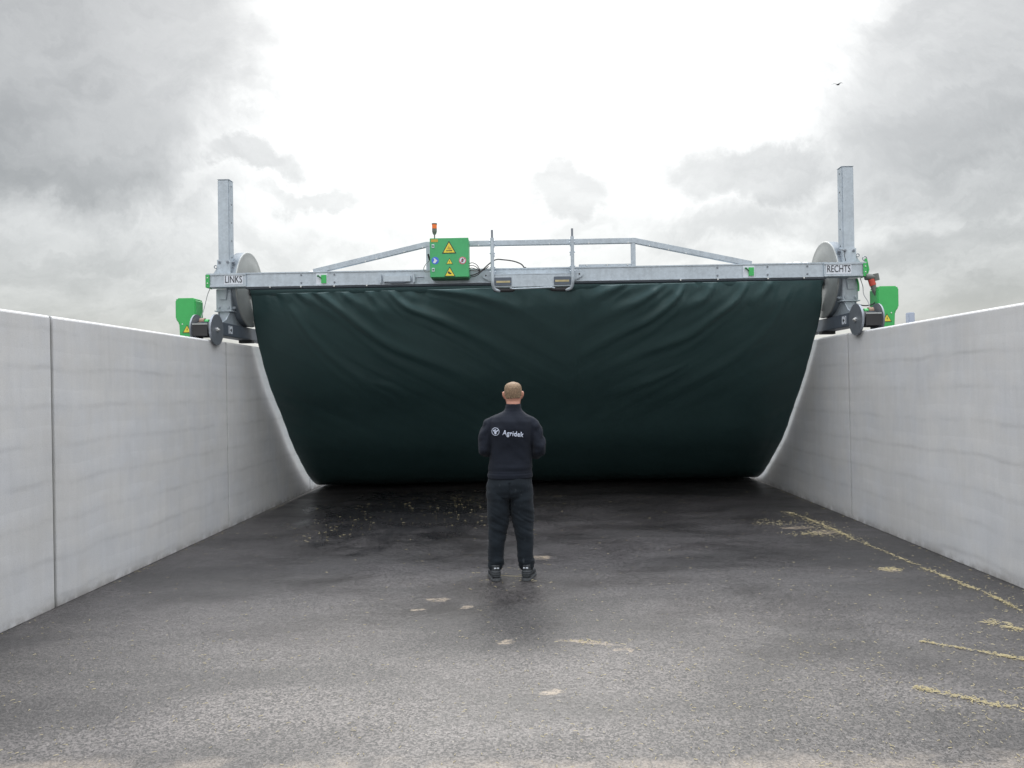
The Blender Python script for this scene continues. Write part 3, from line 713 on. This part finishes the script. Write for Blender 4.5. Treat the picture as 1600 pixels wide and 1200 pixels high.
# control box
BX0, BX1, BY0, BY1, BZ0, BZ1 = -1.25, -.772, 9.55, 9.785, 3.115, 3.60
cb = gp(MB().box((BX0, BY0+.02, BZ0), (BX1, BY1, BZ1)), 'control_box', 'green_door', bevel=.005)
gp(MB().box((BX0-.003, BY0, BZ0+.002), (BX1+.003, BY0+.018, BZ1+.004)), 'box_door', 'green_door', cb, bevel=.004)
gp(MB().box((BX0+.01, BY0+.03, BZ0-.012), (BX1-.01, BY1-.01, BZ0-.0005)), 'shaded_underside', 'green_dark', cb)  # dark sheet below the box, its underside shade put into the colour
for x in (BX0+.06, BX1-.06): gp(MB().box((x-.02, BY1-.004, 3.14), (x+.02, YF+.02, 3.56)), 'mounting_strap', 'galv', cb)
bxm = BX0+.238
sticker_tri(cb, (bxm, BY0-.0005, 3.49), .080, 1); sticker_tri(cb, (bxm+.004, BY0-.0005, 3.315), .038, 0); sticker_tri(cb, (bxm+.006, BY0-.0005, 3.185), .062, 2)
b = MB(); yb = BY0-.0005
b.cyl((BX0+.063, yb, 3.325), (BX0+.063, yb-.0015, 3.325), .046, 32, 0)
b.prism([(BX0+.035, 3.30), (BX0+.058, 3.29), (BX0+.09, 3.322), (BX0+.066, 3.345), (BX0+.04, 3.36), (BX0+.052, 3.33)], 1, yb-.0015, yb-.003, 1)
gp(b, 'glove_sign', ['blue_st', 'white_st'], cb)
b = MB(); b.cyl((BX1-.073, yb, 3.32), (BX1-.073, yb-.0015, 3.32), .046, 32, 0); b.cyl((BX1-.073, yb-.0015, 3.32), (BX1-.073, yb-.003, 3.32), .036, 32, 1)
b.prism([(BX1-.090, 3.303), (BX1-.066, 3.298), (BX1-.060, 3.33), (BX1-.070, 3.347), (BX1-.083, 3.340)], 1, yb-.003, yb-.0042, 2)
b.box((-.04, 0, -.0035), (.04, .0012, .0035), 0, Matrix.Translation((BX1-.073, yb-.0056, 3.32)) @ Matrix.Rotation(R(-45), 4, 'Y'))
gp(b, 'no_touch_sign', ['red_st', 'white_st', 'ink'], cb)
gp(MB().box((BX0+.012, yb, 3.556), (BX0+.10, yb-.0018, 3.59)), 'orange_sticker', 'orange_st', cb)
for z in (3.505, 3.21):
    gp(MB().box((BX0+.022, yb, z-.022), (BX0+.054, yb-.006, z+.022)).cyl((BX0+.038, yb-.006, z), (BX0+.038, yb-.008, z), .012, 16, 1), 'door_lock', ['white_st', 'green_dark'], cb, bevel=.002)
# signal lamp
lx, ly = BX0+.045, 9.66
lamp = gp(MB().cyl((lx, ly, 3.604), (lx, ly, 3.612), .022, 20).cyl((lx, ly, 3.612), (lx, ly, 3.68), .008, 12).cyl((lx, ly, 3.675), (lx, ly, 3.705), .020, 20, r2=.028).cyl((lx, ly, 3.705), (lx, ly, 3.745), .030, 24), 'signal_lamp', 'lampgrey', smooth=40)
gp(MB().cyl((lx, ly, 3.7455), (lx, ly, 3.80), .0305, 24), 'lamp_lens', 'orange', lamp, smooth=40)
gp(MB().cyl((lx, ly, 3.8005), (lx, ly, 3.812), .034, 24), 'lamp_cap', 'lampgrey', lamp, smooth=40)
# box wiring
b = MB(); b.tube([(BX0, 9.70, 3.36), (BX0-.05, 9.69, 3.33), (BX0-.10, 9.69, 3.26), (BX0-.085, 9.70, 3.21), (BX0-.03, 9.71, 3.22), (BX0+.0, 9.72, 3.31)], .005); gp(b, 'cable', 'wiregrey', smooth=60)
gp(MB().cyl((BX0-.05, 9.74, 3.44), (BX0-.03, 9.74, 3.36), .012, 10), 'cable_gland', 'black')
for i in range(4):
    z = 3.30-.032*i
    b = MB(); b.tube([(BX1, 9.66, z), (BX1+.05-.006*i, 9.65, z+.004), (BX1+.105-.01*i, 9.66, z-.03+.01*i), (BX1+.14, 9.68, 3.20)], .0048); gp(b, 'cable', 'wire', smooth=60)
b = MB(); b.tube([(BX1+.01, 9.68, 3.15), (BX1+.08, 9.67, 3.165), (BX1+.16, 9.68, 3.215), (BX1+.25, 9.72, 3.30), (-.44, 9.80, 3.365), (-.35, 9.86, 3.372), (-.22, 9.88, 3.355), (-.12, 9.88, 3.315), (-.075, 9.88, 3.262)], .0085, 10); gp(b, 'cable', 'wire', smooth=60)
b = MB(); b.tube([(BX1+.01, 9.68, 3.13), (BX1+.09, 9.665, 3.145), (BX1+.16, 9.67, 3.20), (BX1+.24, 9.75, 3.27)], .006, 8); gp(b, 'cable', 'wire', smooth=60)
gp(MB().cyl((-.073, 9.88, 3.2525), (-.073, 9.88, 3.275), .018, 16), 'cable_gland', 'black')

# lifting cradle in the middle
cr = gp(MB().box((-.455, 9.60, 2.985), (.505, 9.62, 3.135)).box((-.455, 9.60, 3.135), (.505, 9.785, 3.150)), 'fork_cradle', 'galv', bevel=.004)
for s, x in ((-1, -.475), (1, .525)):
    gp(MB().tube([(x, 9.585, 3.60), (x, 9.585, 3.3), (x, 9.585, 3.08), (x-s*.005, 9.60, 3.01), (x-s*.03, 9.62, 2.96), (x-s*.09, 9.63, 2.945)], .022, 16), 'round_bar', 'galv', cr, smooth=60)
    gp(MB().cyl((x, 9.585, 3.60), (x, 9.585, 3.70), .014, 12), 'threaded_end', 'flange', cr, smooth=60)
    for z in (3.565, 3.53, 3.41, 3.235, 3.175):
        gp(MB().cyl((x-.035, 9.60, z), (x+.035, 9.60, z), .009, 8).box((x-.02, 9.60, z-.012), (x+.02, 9.80, z+.012)), 'clamp', 'galv', cr)
    a0, a1 = (x-s*.025, x-s*.235)
    gp(MB().box((a0, 9.585, 3.005), (a1, 9.5985, 3.105)), 'fork_pocket', 'galv_dark', cr, bevel=.004)
    gp(MB().box((a0-s*.02, 9.581, 3.038), (a1+s*.015, 9.5845, 3.062)), 'wear_strip', 'straw', cr)
    gp(MB().tube([(a0+s*.005, 9.64, 2.97), (a0-s*.03, 9.635, 2.955), (a1, 9.635, 2.955), (a1-s*.03, 9.64, 2.975)], .028, 14, sub=4), 'bumper', 'rubber', cr, smooth=60)
    lug = [(x+s*.025, 3.085), (x+s*.025, 3.225), (x+s*.05, 3.225), (x+s*.13, 3.195), (x+s*.148, 3.16), (x+s*.13, 3.13), (x+s*.05, 3.086)]
    lg = gp(MB().prism(lug, 1, 9.786, 9.772), 'side_lug', 'galv', cr, bevel=.003)
    gp(MB().cyl((x+s*.095, 9.7715, 3.16), (x+s*.095, 9.769, 3.16), .010, 12), 'lug_hole', 'black', lg)
b = MB(); b.tube([(-.26, 9.61, 2.975), (-.2, 9.61, 2.965), (.0, 9.61, 2.968), (.24, 9.61, 2.975), (.3, 9.61, 2.965)], .011, 10); gp(b, 'lower_rod', 'galv', cr, smooth=60)

# cables, plug and stays at the two ends
b = MB(); b.tube([(-4.16, 9.86, 3.07), (-4.19, 9.84, 2.98), (-4.21, 9.78, 2.80), (-4.215, 9.66, 2.62), (-4.21, 9.60, 2.56)], .0045); gp(b, 'cable', 'wiregrey', smooth=60)
b = MB(); b.prism([(4.225, 3.08), (4.235, 3.30), (4.262, 3.30), (4.29, 3.16), (4.262, 3.07)], 1, 9.83, 9.85); gp(b, 'plug_bracket', 'green', bevel=.002)
b = MB(); b.lathe([(.026+.006*math.cos(a), .006*math.sin(a)) for a in [i*math.pi/4 for i in range(8)]], (4.235, 9.84, 3.30), (0, 1, 0), 20); gp(b, 'lifting_eye', 'flange', smooth=60)
p0 = Vector((4.275, 9.78, 3.06)); dd = Vector((.062, -.01, -.23)).normalized()
pg = gp(MB().cyl(p0-Vector((.06, 0, -.0)), p0+Vector((.05, 0, -.01)), .042, 20).cyl(p0+Vector((.055, 0, .035)), p0+Vector((.07, 0, -.05)), .045, 20), 'power_socket', 'lampgrey', smooth=40, bevel=.003)
gp(MB().cyl(p0+dd*.035, p0+dd*.115, .040, 20), 'red_collar', 'red', pg, smooth=40)
gp(MB().cyl(p0+dd*.1155, p0+dd*.19, .034, 20, r2=.030).cyl(p0+dd*.19, p0+dd*.26, .030, 20, r2=.014), 'plug', 'lampgrey', pg, smooth=40)
q = p0+dd*.25
b = MB(); b.tube([q, q+Vector((.004, 0, -.05)), q+Vector((-.03, .02, -.10)), q+Vector((-.10, .08, -.115)), q+Vector((-.17, .15, -.09))], .008); gp(b, 'cable', 'wire', smooth=60)
b = MB(); b.tube([(4.20, 9.90, 3.06), (4.215, 9.86, 2.95), (4.20, 9.8, 2.84), (4.215, 9.7, 2.72), (4.19, 9.62, 2.60)], .005); gp(b, 'cable', 'wiregrey', smooth=60)
b = MB(); b.tube([(4.18, 9.95, 3.06), (4.19, 9.93, 2.98), (4.185, 9.92, 2.90)], .012); gp(b, 'cable', 'green', smooth=60)
b = MB(); b.tube([(3.97, 9.97, 3.44), (4.02, 9.94, 3.42), (4.03, 9.95, 3.35), (4.05, 9.965, 3.29)], .004); gp(b, 'cable', 'wire', smooth=60)

# small pale post top beyond the right wall
pr = empty('marker_post', (6.83, 14.0, 0))
MB().cyl((6.83, 14, 0), (6.83, 14, 2.80), .03, 16).build('pole', 'galv', pr, (6.83, 14, 0), smooth=40)
MB().box((6.76, 13.93, 2.70), (6.87, 14.05, 2.935)).build('junction_box', 'paleblock', pr, (6.83, 14, 0), bevel=.01)
tag(pr, 'small pale blue grey metal box on a post, just showing over the right concrete wall', 'post')

# bird
b = MB(); bx = Vector((24.1, 60, 24.7))
b.limb([(-.16, 0, 0), (-.05, 0, .01), (.08, 0, .02), (.17, 0, .02)], [.01, .05, .05, .02], 12)
for s in (-1, 1):
    b.add([(.08, 0, .03), (-.06, 0, .03), (-.08, s*.30, .12), (.02, s*.34, .13), (-.10, s*.62, .04), (.08, 0, .045), (-.06, 0, .045), (-.08, s*.30, .13), (.02, s*.34, .14)],
          [(0, 1, 2, 3), (3, 2, 4), (5, 8, 7, 6), (8, 4, 7), (0, 3, 8, 5), (1, 6, 7, 2)])
b.add([(-.14, 0, .0), (-.28, -.05, .0), (-.28, .05, .0), (-.14, 0, .012)], [(0, 1, 2), (3, 2, 1), (0, 3, 1), (0, 2, 3)])
bo = b.build('bird', 'bird'); bo.location = bx; bo.rotation_euler = (R(15), R(-5), R(25))
tag(bo, 'tiny dark bird flying in front of the bright cloud at upper right', 'bird')

# ------------------------------------------------------------------ person
PX, PY = -.222, 6.95
person = empty('person', (PX, PY, 0))
tag(person, 'man with cropped hair standing with his back turned, in navy fleece and dark work trousers', 'person')
X_, Y_, Z_ = (1, 0, 0), (0, 1, 0), (0, 0, 1)
def hr(z, rx, ry, yo=0, xo=0): return ((xo, yo, z), rx, ry, X_, Y_)
HX = .046      # the head sits a little right of the feet
HEAD = [(1.5, .055, .055, -.01), (1.545, .060, .060, -.005), (1.575, .061, .068, .004), (1.60, .066, .082, .012), (1.63, .072, .093, .010), (1.66, .0755, .098, .008), (1.69, .077, .100, .004),
        (1.72, .0755, .096, .0), (1.742, .069, .086, -.002), (1.758, .056, .069, -.004), (1.768, .038, .046, -.005), (1.773, .016, .02, -.005)]
ARMS = {-1: [(-.105, -.01, 1.430), (-.168, -.02, 1.385), (-.203, -.03, 1.30), (-.222, -.035, 1.215), (-.222, -.02, 1.165), (-.175, .10, 1.14), (-.10, .22, 1.15)],
        1: [(.150, -.01, 1.430), (.213, -.02, 1.385), (.248, -.03, 1.30), (.270, -.04, 1.205), (.268, -.025, 1.145), (.215, .09, 1.12), (.14, .22, 1.14)]}
def make_body():
    b = MB()
    b.loft([hr(z, rx, ry, yo, HX) for z, rx, ry, yo in HEAD], 40)
    b.limb([(HX*.8, -.03, 1.40), (HX, -.02, 1.50), (HX, -.012, 1.60)], [.062, .060, .060], 28)
    b.ball((HX, .055, 1.575), .042, .045, .030)                      # jaw and chin
    b.limb([(HX, .104, 1.675), (HX, .118, 1.645), (HX, .112, 1.628)], [.008, .012, .013], 12)      # nose
    b.limb([(HX-.045, .090, 1.692), (HX, .102, 1.690), (HX+.045, .090, 1.692)], [.008, .010, .008], 12)   # brow
    b.limb([(HX-.022, .098, 1.597), (HX, .106, 1.598), (HX+.022, .098, 1.597)], [.005, .008, .005], 10)   # lips
    for s in (-1, 1):
        b.limb([(HX+s*.076, .0, 1.685), (HX+s*.088, -.010, 1.680), (HX+s*.088, -.008, 1.655), (HX+s*.078, .004, 1.630)], [.009, .010, .009, .007], 12)
        b.ball((HX+s*.080, .0, 1.658), .010, .013, .026, 10)
    # trunk and legs under the clothes
    b.loft([((0.0+HX*.4, 0, z), rx, ry, X_, Y_) for z, rx, ry in ((.80, .15, .10), (.92, .16, .105), (1.05, .15, .10), (1.2, .165, .105), (1.35, .175, .11), (1.44, .14, .09), (1.49, .07, .06))], 32)
    for s in (-1, 1):
        b.limb([(s*.09, 0, .86), (s*.115, .005, .50), (s*.135, -.01, .28), (s*.145, -.01, .09)], [.085, .055, .048, .036], 20)
        b.limb([(s*.145, -.04, .05), (s*.16, .12, .04)], [.033, .030], 14)
        A = ARMS[s]
        b.limb(A, [.045, .048, .045, .040, .038, .034, .026], 20)
        # hand, loosely closed in front of the belly
        wr = Vector(A[-1]); c = wr+Vector((-s*.035, .045, .0)); d = Vector((-s*.6, .8, 0)).normalized(); n_ = Vector((-s*.8, -.6, 0)).normalized(); u_ = Vector((0, 0, 1))
        b.loft([(wr-d*.01, .026, .020, u_, n_), (wr+d*.02, .034, .017, u_, n_), (wr+d*.055, .042, .015, u_, n_), (wr+d*.085, .040, .013, u_, n_)], 20)
        for k, (o, ln) in enumerate(((.031, .062), (.011, .072), (-.010, .067), (-.030, .052))):
            p = wr+d*.082+u_*o; p1 = p+(d*.9+n_*.25).normalized()*ln*.45; p2 = p1+(d*.35+n_*.9).normalized()*ln*.35; p3 = p2+(n_*.9-d*.4).normalized()*ln*.28
            b.limb([p-d*.01, p1, p2, p3], [.0095, .009, .0082, .007], 10, sub=3)
        t0 = wr+d*.025+u_*.028; b.limb([t0, t0+d*.03+u_*.022+n_*.012, t0+d*.058+u_*.022+n_*.026], [.012, .0105, .008], 10, sub=3)
    me = evaluated(b.mesh('body'), .0042, 3)
    me.materials.clear(); me.materials.append(M['skin']); me.shade_smooth()
    ob = bpy.data.objects.new('body', me); C.objects.link(ob); ob.parent = person
make_body()
def garment(name, mb, voxel, it, matn, fold, parent=person):
    me = evaluated(mb.mesh(name), voxel, it)
    n = len(me.vertices); co = [v.co.copy() for v in me.vertices]; no = [v.normal.copy() for v in me.vertices]
    for v, c, nn in zip(me.vertices, co, no): v.co = c+nn*fold(c)
    me.materials.clear(); me.materials.append(M[matn]); me.shade_smooth(); me.update()
    ob = bpy.data.objects.new(name, me); C.objects.link(ob); ob.parent = parent; return ob, me
def ns(x, y, z): return noise.noise(Vector((x, y, z)))
# fleece
b = MB()
TX = .022
b.loft([((xo, yo, z), rx, ry, X_, Y_) for z, rx, ry, xo, yo in (
    (.905, .197, .135, .004, 0), (.915, .203, .140, .004, 0), (.955, .204, .141, .006, 0), (.975, .196, .136, .007, 0), (1.0, .199, .138, .008, 0), (1.08, .193, .130, .012, 0), (1.18, .195, .128, .016, -.005),
    (1.28, .205, .132, .020, -.012), (1.36, .212, .134, .022, -.016), (1.42, .205, .124, .024, -.016), (1.46, .175, .105, .028, -.014), (1.49, .125, .088, .034, -.012), (1.515, .088, .078, .040, -.010), (1.535, .074, .073, .044, -.008), (1.575, .069, .070, .046, -.006), (1.582, .064, .065, .046, -.006))], 48)
for s in (-1, 1):
    b.limb(ARMS[s], [.055, .064, .062, .058, .056, .048, .040], 24)
def fl(c):
    d = .0
    tor = math.exp(-((abs(c.x-.02))/.2)**4)
    low = math.exp(-((c.z-1.0)/.07)**2)
    d += .007*ns(c.x*4, c.y*4, c.z*22)*low
    d += .011*ns(c.x*8+c.z*3, c.y*6, c.z*4+3)*(1-low)*tor
    d += .006*ns(c.x*5-c.z*9, 2, c.z*9+c.x*12)*(1-low)*tor
    arm = min(1, max(0, (abs(c.x-.02)-.19)/.04))
    d += .014*ns(c.x*9, c.y*14, c.z*17)*arm
    d += .004*math.sin((c.z-c.y*.9)*75)*arm*max(0, ns(c.x*4, c.y*4, c.z*6)+.25)
    d += -.004*math.exp(-((c.z-.957)/.006)**2)
    if c.z > 1.52: d *= .3
    return d
fleece, fme = garment('fleece_jumper', b, .0065, 4, 'fleece', fl)
fbvh = BVHTree.FromObject(fleece, bpy.context.evaluated_depsgraph_get()) if False else BVHTree.FromPolygons([v.co.copy() for v in fme.vertices], [tuple(p.vertices) for p in fme.polygons])
def onto_back(me, name, parent, matn='logo', thick=.0018):
    """lay a flat mesh (x, z) on the back of the fleece"""
    bm = bmesh.new(); bm.from_mesh(me); bmesh.ops.triangulate(bm, faces=bm.faces)
    for _ in range(2):
        bmesh.ops.subdivide_edges(bm, edges=[e for e in bm.edges if e.calc_length() > .012], cuts=1)
    for v in bm.verts:
        hit = fbvh.ray_cast(Vector((v.co.x, -1, v.co.z)), Vector((0, 1, 0)))
        v.co.y = (hit[0].y if hit[0] else -.13)-thick
    bmesh.ops.recalc_face_normals(bm, faces=bm.faces)
    me2 = bpy.data.meshes.new(name); bm.to_mesh(me2); bm.free(); me2.materials.append(M[matn])
    ob = bpy.data.objects.new(name, me2); C.objects.link(ob); ob.parent = parent
    so_ = ob.modifiers.new('t', 'SOLIDIFY'); so_.thickness = .001; return ob
LR = Matrix.Translation((.002, 0, 1.322)) @ Matrix.Rotation(R(7.5), 4, 'Y')
me = text_mesh('Agridek', .062, (1, 1), bold=.0014, spacing=1.08)
ws = max(v.co.x for v in me.vertices)-min(v.co.x for v in me.vertices)
me.transform(Matrix.Diagonal((.188/ws, 1.0, 1, 1))); me.transform(Matrix.Rotation(R(90), 4, 'X'))
me.transform(LR @ Matrix.Translation((.040, 0, -.002)))
onto_back(me, 'back_lettering', fleece)
b = MB(); n = 40; vs = []; fs = []
for i in range(n):
    a = 2*math.pi*i/n; vs += [(.0355*math.cos(a), 0, .0355*math.sin(a)), (.0315*math.cos(a), 0, .0315*math.sin(a))]
    fs.append((2*i, 2*((i+1) % n), 2*((i+1) % n)+1, 2*i+1))
b.add(vs, fs)
def leaf(pts): b.add([(p[0]*.030, 0, p[1]*.030) for p in pts], [tuple(range(len(pts)))])
leaf([(-.30, -.55), (.05, -.85), (.35, -.60), (.30, -.10), (.0, .05), (-.38, .0)])
leaf([(.02, -.05), (.30, -.10), (.75, .30), (.85, .62), (.40, .45), (.08, .15)])
leaf([(-.40, .02), (-.05, .08), (.02, .50), (-.12, .80), (-.34, .45)])
leaf([(-.72, -.05), (-.45, -.02), (-.42, .25), (-.60, .55), (-.78, .25)])
me = b.mesh('r'); me.transform(LR @ Matrix.Translation((-.118, 0, .0)))
onto_back(me, 'round_emblem', fleece)
# trousers
b = MB()
b.loft([((xo, 0, z), rx, ry, X_, Y_) for z, rx, ry, xo in ((.72, .10, .08, 0), (.75, .195, .125, 0), (.80, .205, .140, .0), (.86, .202, .142, .002), (.91, .196, .134, .004), (.96, .186, .126, .006), (.985, .18, .12, .006))], 44)
LEG = {-1: [(-.100, .0, .84), (-.104, .0, .70), (-.110, .006, .54), (-.124, .0, .40), (-.140, -.008, .25), (-.136, -.005, .16), (-.142, -.004, .125)],
       1: [(.100, .0, .84), (.104, .0, .70), (.108, .006, .54), (.118, .0, .40), (.130, -.008, .25), (.134, -.005, .16), (.144, -.004, .125)]}
for s in (-1, 1): b.limb(LEG[s], [.108, .108, .101, .083, .071, .073, .066], 28, flat=1.04)
def tf(c):
    sx = -1 if c.x < 0 else 1
    d = .009*ns(c.x*7+sx*5, c.y*9, c.z*11)
    knee = math.exp(-((c.z-.50)/.16)**2)
    d += .007*ns(c.x*5, c.y*6+sx*3, c.z*34+c.x*18)*knee
    hem = math.exp(-((c.z-.15)/.055)**2)
    d += .013*ns(c.x*8+sx, c.y*8, c.z*42)*hem+.004*hem
    seat = math.exp(-((c.z-.74)/.06)**2)
    d += .007*ns(c.x*5-c.z*10*sx, c.y*5, c.z*26)*seat
    d -= .010*math.exp(-(c.x/.008)**2)*(1 if .62 < c.z < .88 and c.y < 0 else 0)
    return d
tr, tme = garment('work_trousers', b, .0065, 3, 'trouser', tf)
# shoes
for s, ax in ((-1, -.148), (1, .146)):
    rotm = Matrix.Translation((ax, -.01, 0)) @ Matrix.Rotation(R(-s*11), 4, 'Z')
    b = MB()
    b.loft([((0, y, z), rx, rz, X_, Z_) for y, z, rx, rz in ((-.098, .052, .012, .02), (-.092, .055, .033, .038), (-.07, .060, .043, .046), (-.03, .066, .046, .052), (.02, .064, .045, .048), (.07, .053, .047, .038), (.12, .045, .050, .030), (.165, .040, .045, .025), (.195, .036, .030, .018), (.205, .034, .01, .008))], 28)
    b.loft([((0, -.028+yy, z), rx, ry, X_, Y_) for z, rx, ry, yy in ((.06, .042, .062, 0), (.10, .040, .056, 0), (.135, .041, .054, -.002), (.14, .038, .05, -.002))], 28)
    me = evaluated(b.mesh('shoe'), .005, 3); me.transform(rotm)
    for v in me.vertices:
        v.co += v.normal*.0025*math.sin(v.co.z*330)*(1 if v.co.z < .1 else .2)
    me.materials.clear(); me.materials.append(M['shoe']); me.shade_smooth()
    sh = bpy.data.objects.new('shoe', me); C.objects.link(sh); sh.parent = person
    out = [(-.036, -.088), (-.047, -.055), (-.044, .0), (-.049, .07), (-.054, .12), (-.046, .17), (-.025, .205), (.0, .212), (.025, .205), (.046, .17), (.054, .12), (.049, .07), (.044, .0), (.047, -.055), (.036, -.088), (.018, -.104), (-.018, -.104)]
    b = MB(); b.prism(out, 2, 0.001, .026); me = b.mesh('sole'); me.transform(rotm); bm = bmesh.new(); bm.from_mesh(me); bmesh.ops.recalc_face_normals(bm, faces=bm.faces)
    bmesh.ops.bevel(bm, geom=bm.edges, offset=.004, segments=2, affect='EDGES'); bm.to_mesh(me); bm.free(); me.materials.append(M['sole'])
    o_ = bpy.data.objects.new('sole', me); C.objects.link(o_); o_.parent = sh
    b = MB(); b.box((-.022, -.090, .112), (.022, -.084, .121)); me = b.mesh('t'); me.transform(rotm); me.materials.append(M['white_st'])
    o_ = bpy.data.objects.new('heel_tab', me); C.objects.link(o_); o_.parent = sh
    b = MB(); b.box((-.006, -.090, .10), (.006, -.084, .142)); me = b.mesh('t'); me.transform(rotm); me.materials.append(M['shoe'])
    o_ = bpy.data.objects.new('pull_loop', me); C.objects.link(o_); o_.parent = sh
# cropped hair: scalp shell
bm = bmesh.new()
nu = 64; zs = np.linspace(1.615, 1.7765, 40); H = np.array(HEAD); rings = []
for z in zs:
    rx = np.interp(z, H[:, 0], H[:, 1]); ry = np.interp(z, H[:, 0], H[:, 2]); yo = np.interp(z, H[:, 0], H[:, 3])
    if z > 1.773: rx, ry = .012, .015
    rings.append([bm.verts.new((HX+(rx+.003)*math.cos(2*math.pi*k/nu), yo+(ry+.003)*math.sin(2*math.pi*k/nu), z+.0015)) for k in range(nu)])
for i in range(len(zs)-1):
    for k in range(nu):
        a = 2*math.pi*(k+.5)/nu; z = (zs[i]+zs[i+1])/2; sy = math.sin(a)
        line = 1.725 if sy > .55 else (1.695 if sy > .15 else (1.668 if sy > -.12 else (1.650 if sy > -.5 else 1.626)))
        line += .003*ns(k*.7, i*.4, 0)
        if z > line: bm.faces.new((rings[i][k], rings[i][(k+1) % nu], rings[i+1][(k+1) % nu], rings[i+1][k]))
bm.faces.new(rings[-1]); bmesh.ops.delete(bm, geom=[v for v in bm.verts if not v.link_faces], context='VERTS')
bmesh.ops.recalc_face_normals(bm, faces=bm.faces)
me = bpy.data.meshes.new('hair'); bm.to_mesh(me); bm.free(); me.materials.append(M['hair']); me.shade_smooth()
ho = bpy.data.objects.new('hair', me); C.objects.link(ho); ho.parent = person
so_ = ho.modifiers.new('t', 'SOLIDIFY'); so_.thickness = .004; so_.offset = -1
for s in (-1, 1):
    MB().ball((HX+s*.030, .093, 1.672), .011, .010, .010, 10).build('eye', 'eye', person, smooth=80)

# ------------------------------------------------------------------ straw
def blades(name, pts, label):
    b = MB()
    for (x, y, L, wd, ang, lift) in pts:
        dxx, dyy = math.cos(ang)*L/2, math.sin(ang)*L/2; nx, ny = -math.sin(ang)*wd/2, math.cos(ang)*wd/2
        z = .003+lift*.5
        kx, ky = random.uniform(-.15, .15)*L*-math.sin(ang), random.uniform(-.15, .15)*L*math.cos(ang)
        v = [(x-dxx-nx, y-dyy-ny, z), (x-dxx+nx, y-dyy+ny, z), (x+kx-nx, y+ky-ny, z+lift), (x+kx+nx, y+ky+ny, z+lift), (x+dxx-nx, y+dyy-ny, z+lift*.3), (x+dxx+nx, y+dyy+ny, z+lift*.3),
             (x-dxx, y-dyy, z+wd*.7), (x+kx, y+ky, z+lift+wd*.7), (x+dxx, y+dyy, z+lift*.3+wd*.7)]
        b.add(v, [(0, 2, 7, 6), (2, 4, 8, 7), (1, 6, 7, 3), (3, 7, 8, 5), (0, 1, 3, 2), (2, 3, 5, 4)])
    o = b.build(name, 'straw'); return tag(o, label, 'straw', kind='stuff')
pts = []
def along(path, n, spread, L=(.012, .05), wd=(.002, .0045), power=1.):
    P = smooth_path([(a, b_, 0) for a, b_ in path], 8)
    ph = random.uniform(0, 99)
    for _ in range(n):
        t = random.random()**power*(len(P)-1.001); i = int(t)
        p = P[i].lerp(P[i+1], t-i); d = math.atan2(P[i+1].y-P[i].y, P[i+1].x-P[i].x)
        dn = noise.noise(Vector((t*.5, ph, 0)))+.5*noise.noise(Vector((t*2.1, ph, 4)))
        if random.random() > .55+1.1*dn: continue
        sp_ = spread*(1+1.6*max(0, noise.noise(Vector((t*.35, ph, 9)))))
        pts.append((p.x+random.gauss(0, sp_), p.y+random.gauss(0, sp_), random.uniform(*L), random.uniform(*wd), d+random.gauss(0, .9), random.uniform(0, .006)))
lineA = [(3.36, 10.3), (3.45, 9.355), (3.48, 8.284), (3.54, 7.071), (3.59, 6.363), (3.575, 5.725), (3.55, 5.0)]
along(lineA, 1700, .014, (.01, .035)); along(lineA[:3], 260, .06, (.01, .03)); along(lineA, 350, .10, (.008, .022))
along([(2.521, 5.123), (2.625, 5.045), (2.777, 4.92), (2.885, 4.836), (2.958, 4.767), (3.2, 4.6)], 300, .009, (.01, .035)); along([(2.8, 4.90), (2.958, 4.767), (3.1, 4.68)], 130, .035, (.01, .03))
along([(2.10, 4.36), (2.168, 4.312), (2.3, 4.204), (2.385, 4.119), (2.519, 4.068), (2.8, 4.0)], 400, .016, (.01, .035))
along([(3.9, 13), (3.93, 9), (3.9, 5)], 260, .03, (.008, .025)); along([(-3.86, 12), (-3.87, 8), (-3.86, 5)], 160, .02, (.008, .02)); along([(3.20, 5.52), (3.25, 5.40), (3.30, 5.33)], 130, .03)
for cx_, cy_, n, sx_, sy_ in ((2.95, 9.5, 80, .16, .12), (3.1, 8.8, 90, .14, .07), (3.35, 8.9, 90, .10, .3), (3.21, 7.09, 90, .05, .04), (-1.3, 11.6, 70, .8, .5), (-.9, 10.3, 40, .5, .5), (-.6, 12.0, 70, .5, .4), (-2.6, 9.6, 60, .3, .5), (-.22, 6.98, 40, .25, .3), (.34, 5.19, 30, .12, .03)):
    for _ in range(n):
        pts.append((random.gauss(cx_, sx_), random.gauss(cy_, sy_), random.uniform(.01, .04), random.uniform(.002, .004), random.uniform(0, math.pi), random.uniform(0, .006)))
# loose scatter, thicker towards the camera and the right
for _ in range(5200):
    y = 3.2+abs(random.gauss(0, 1.6)) if random.random() < .75 else random.uniform(3.2, 13)
    x = random.uniform(-3.7, 3.8)
    if random.random() > .30+.70*max(0, min(1, (x+1)/3.2))*(1 if y < 5.2 else .4): continue
    pts.append((x, y, random.uniform(.006, .024), random.uniform(.0015, .0035), random.uniform(0, math.pi), random.uniform(0, .004)))
pts.append((-.225, 7.02, .24, .004, -.25, .004))
blades('straw', [p for p in pts if -3.9 < p[0] < 3.93], 'scattered yellow straw lying in thin curved lines and flecks on the asphalt')
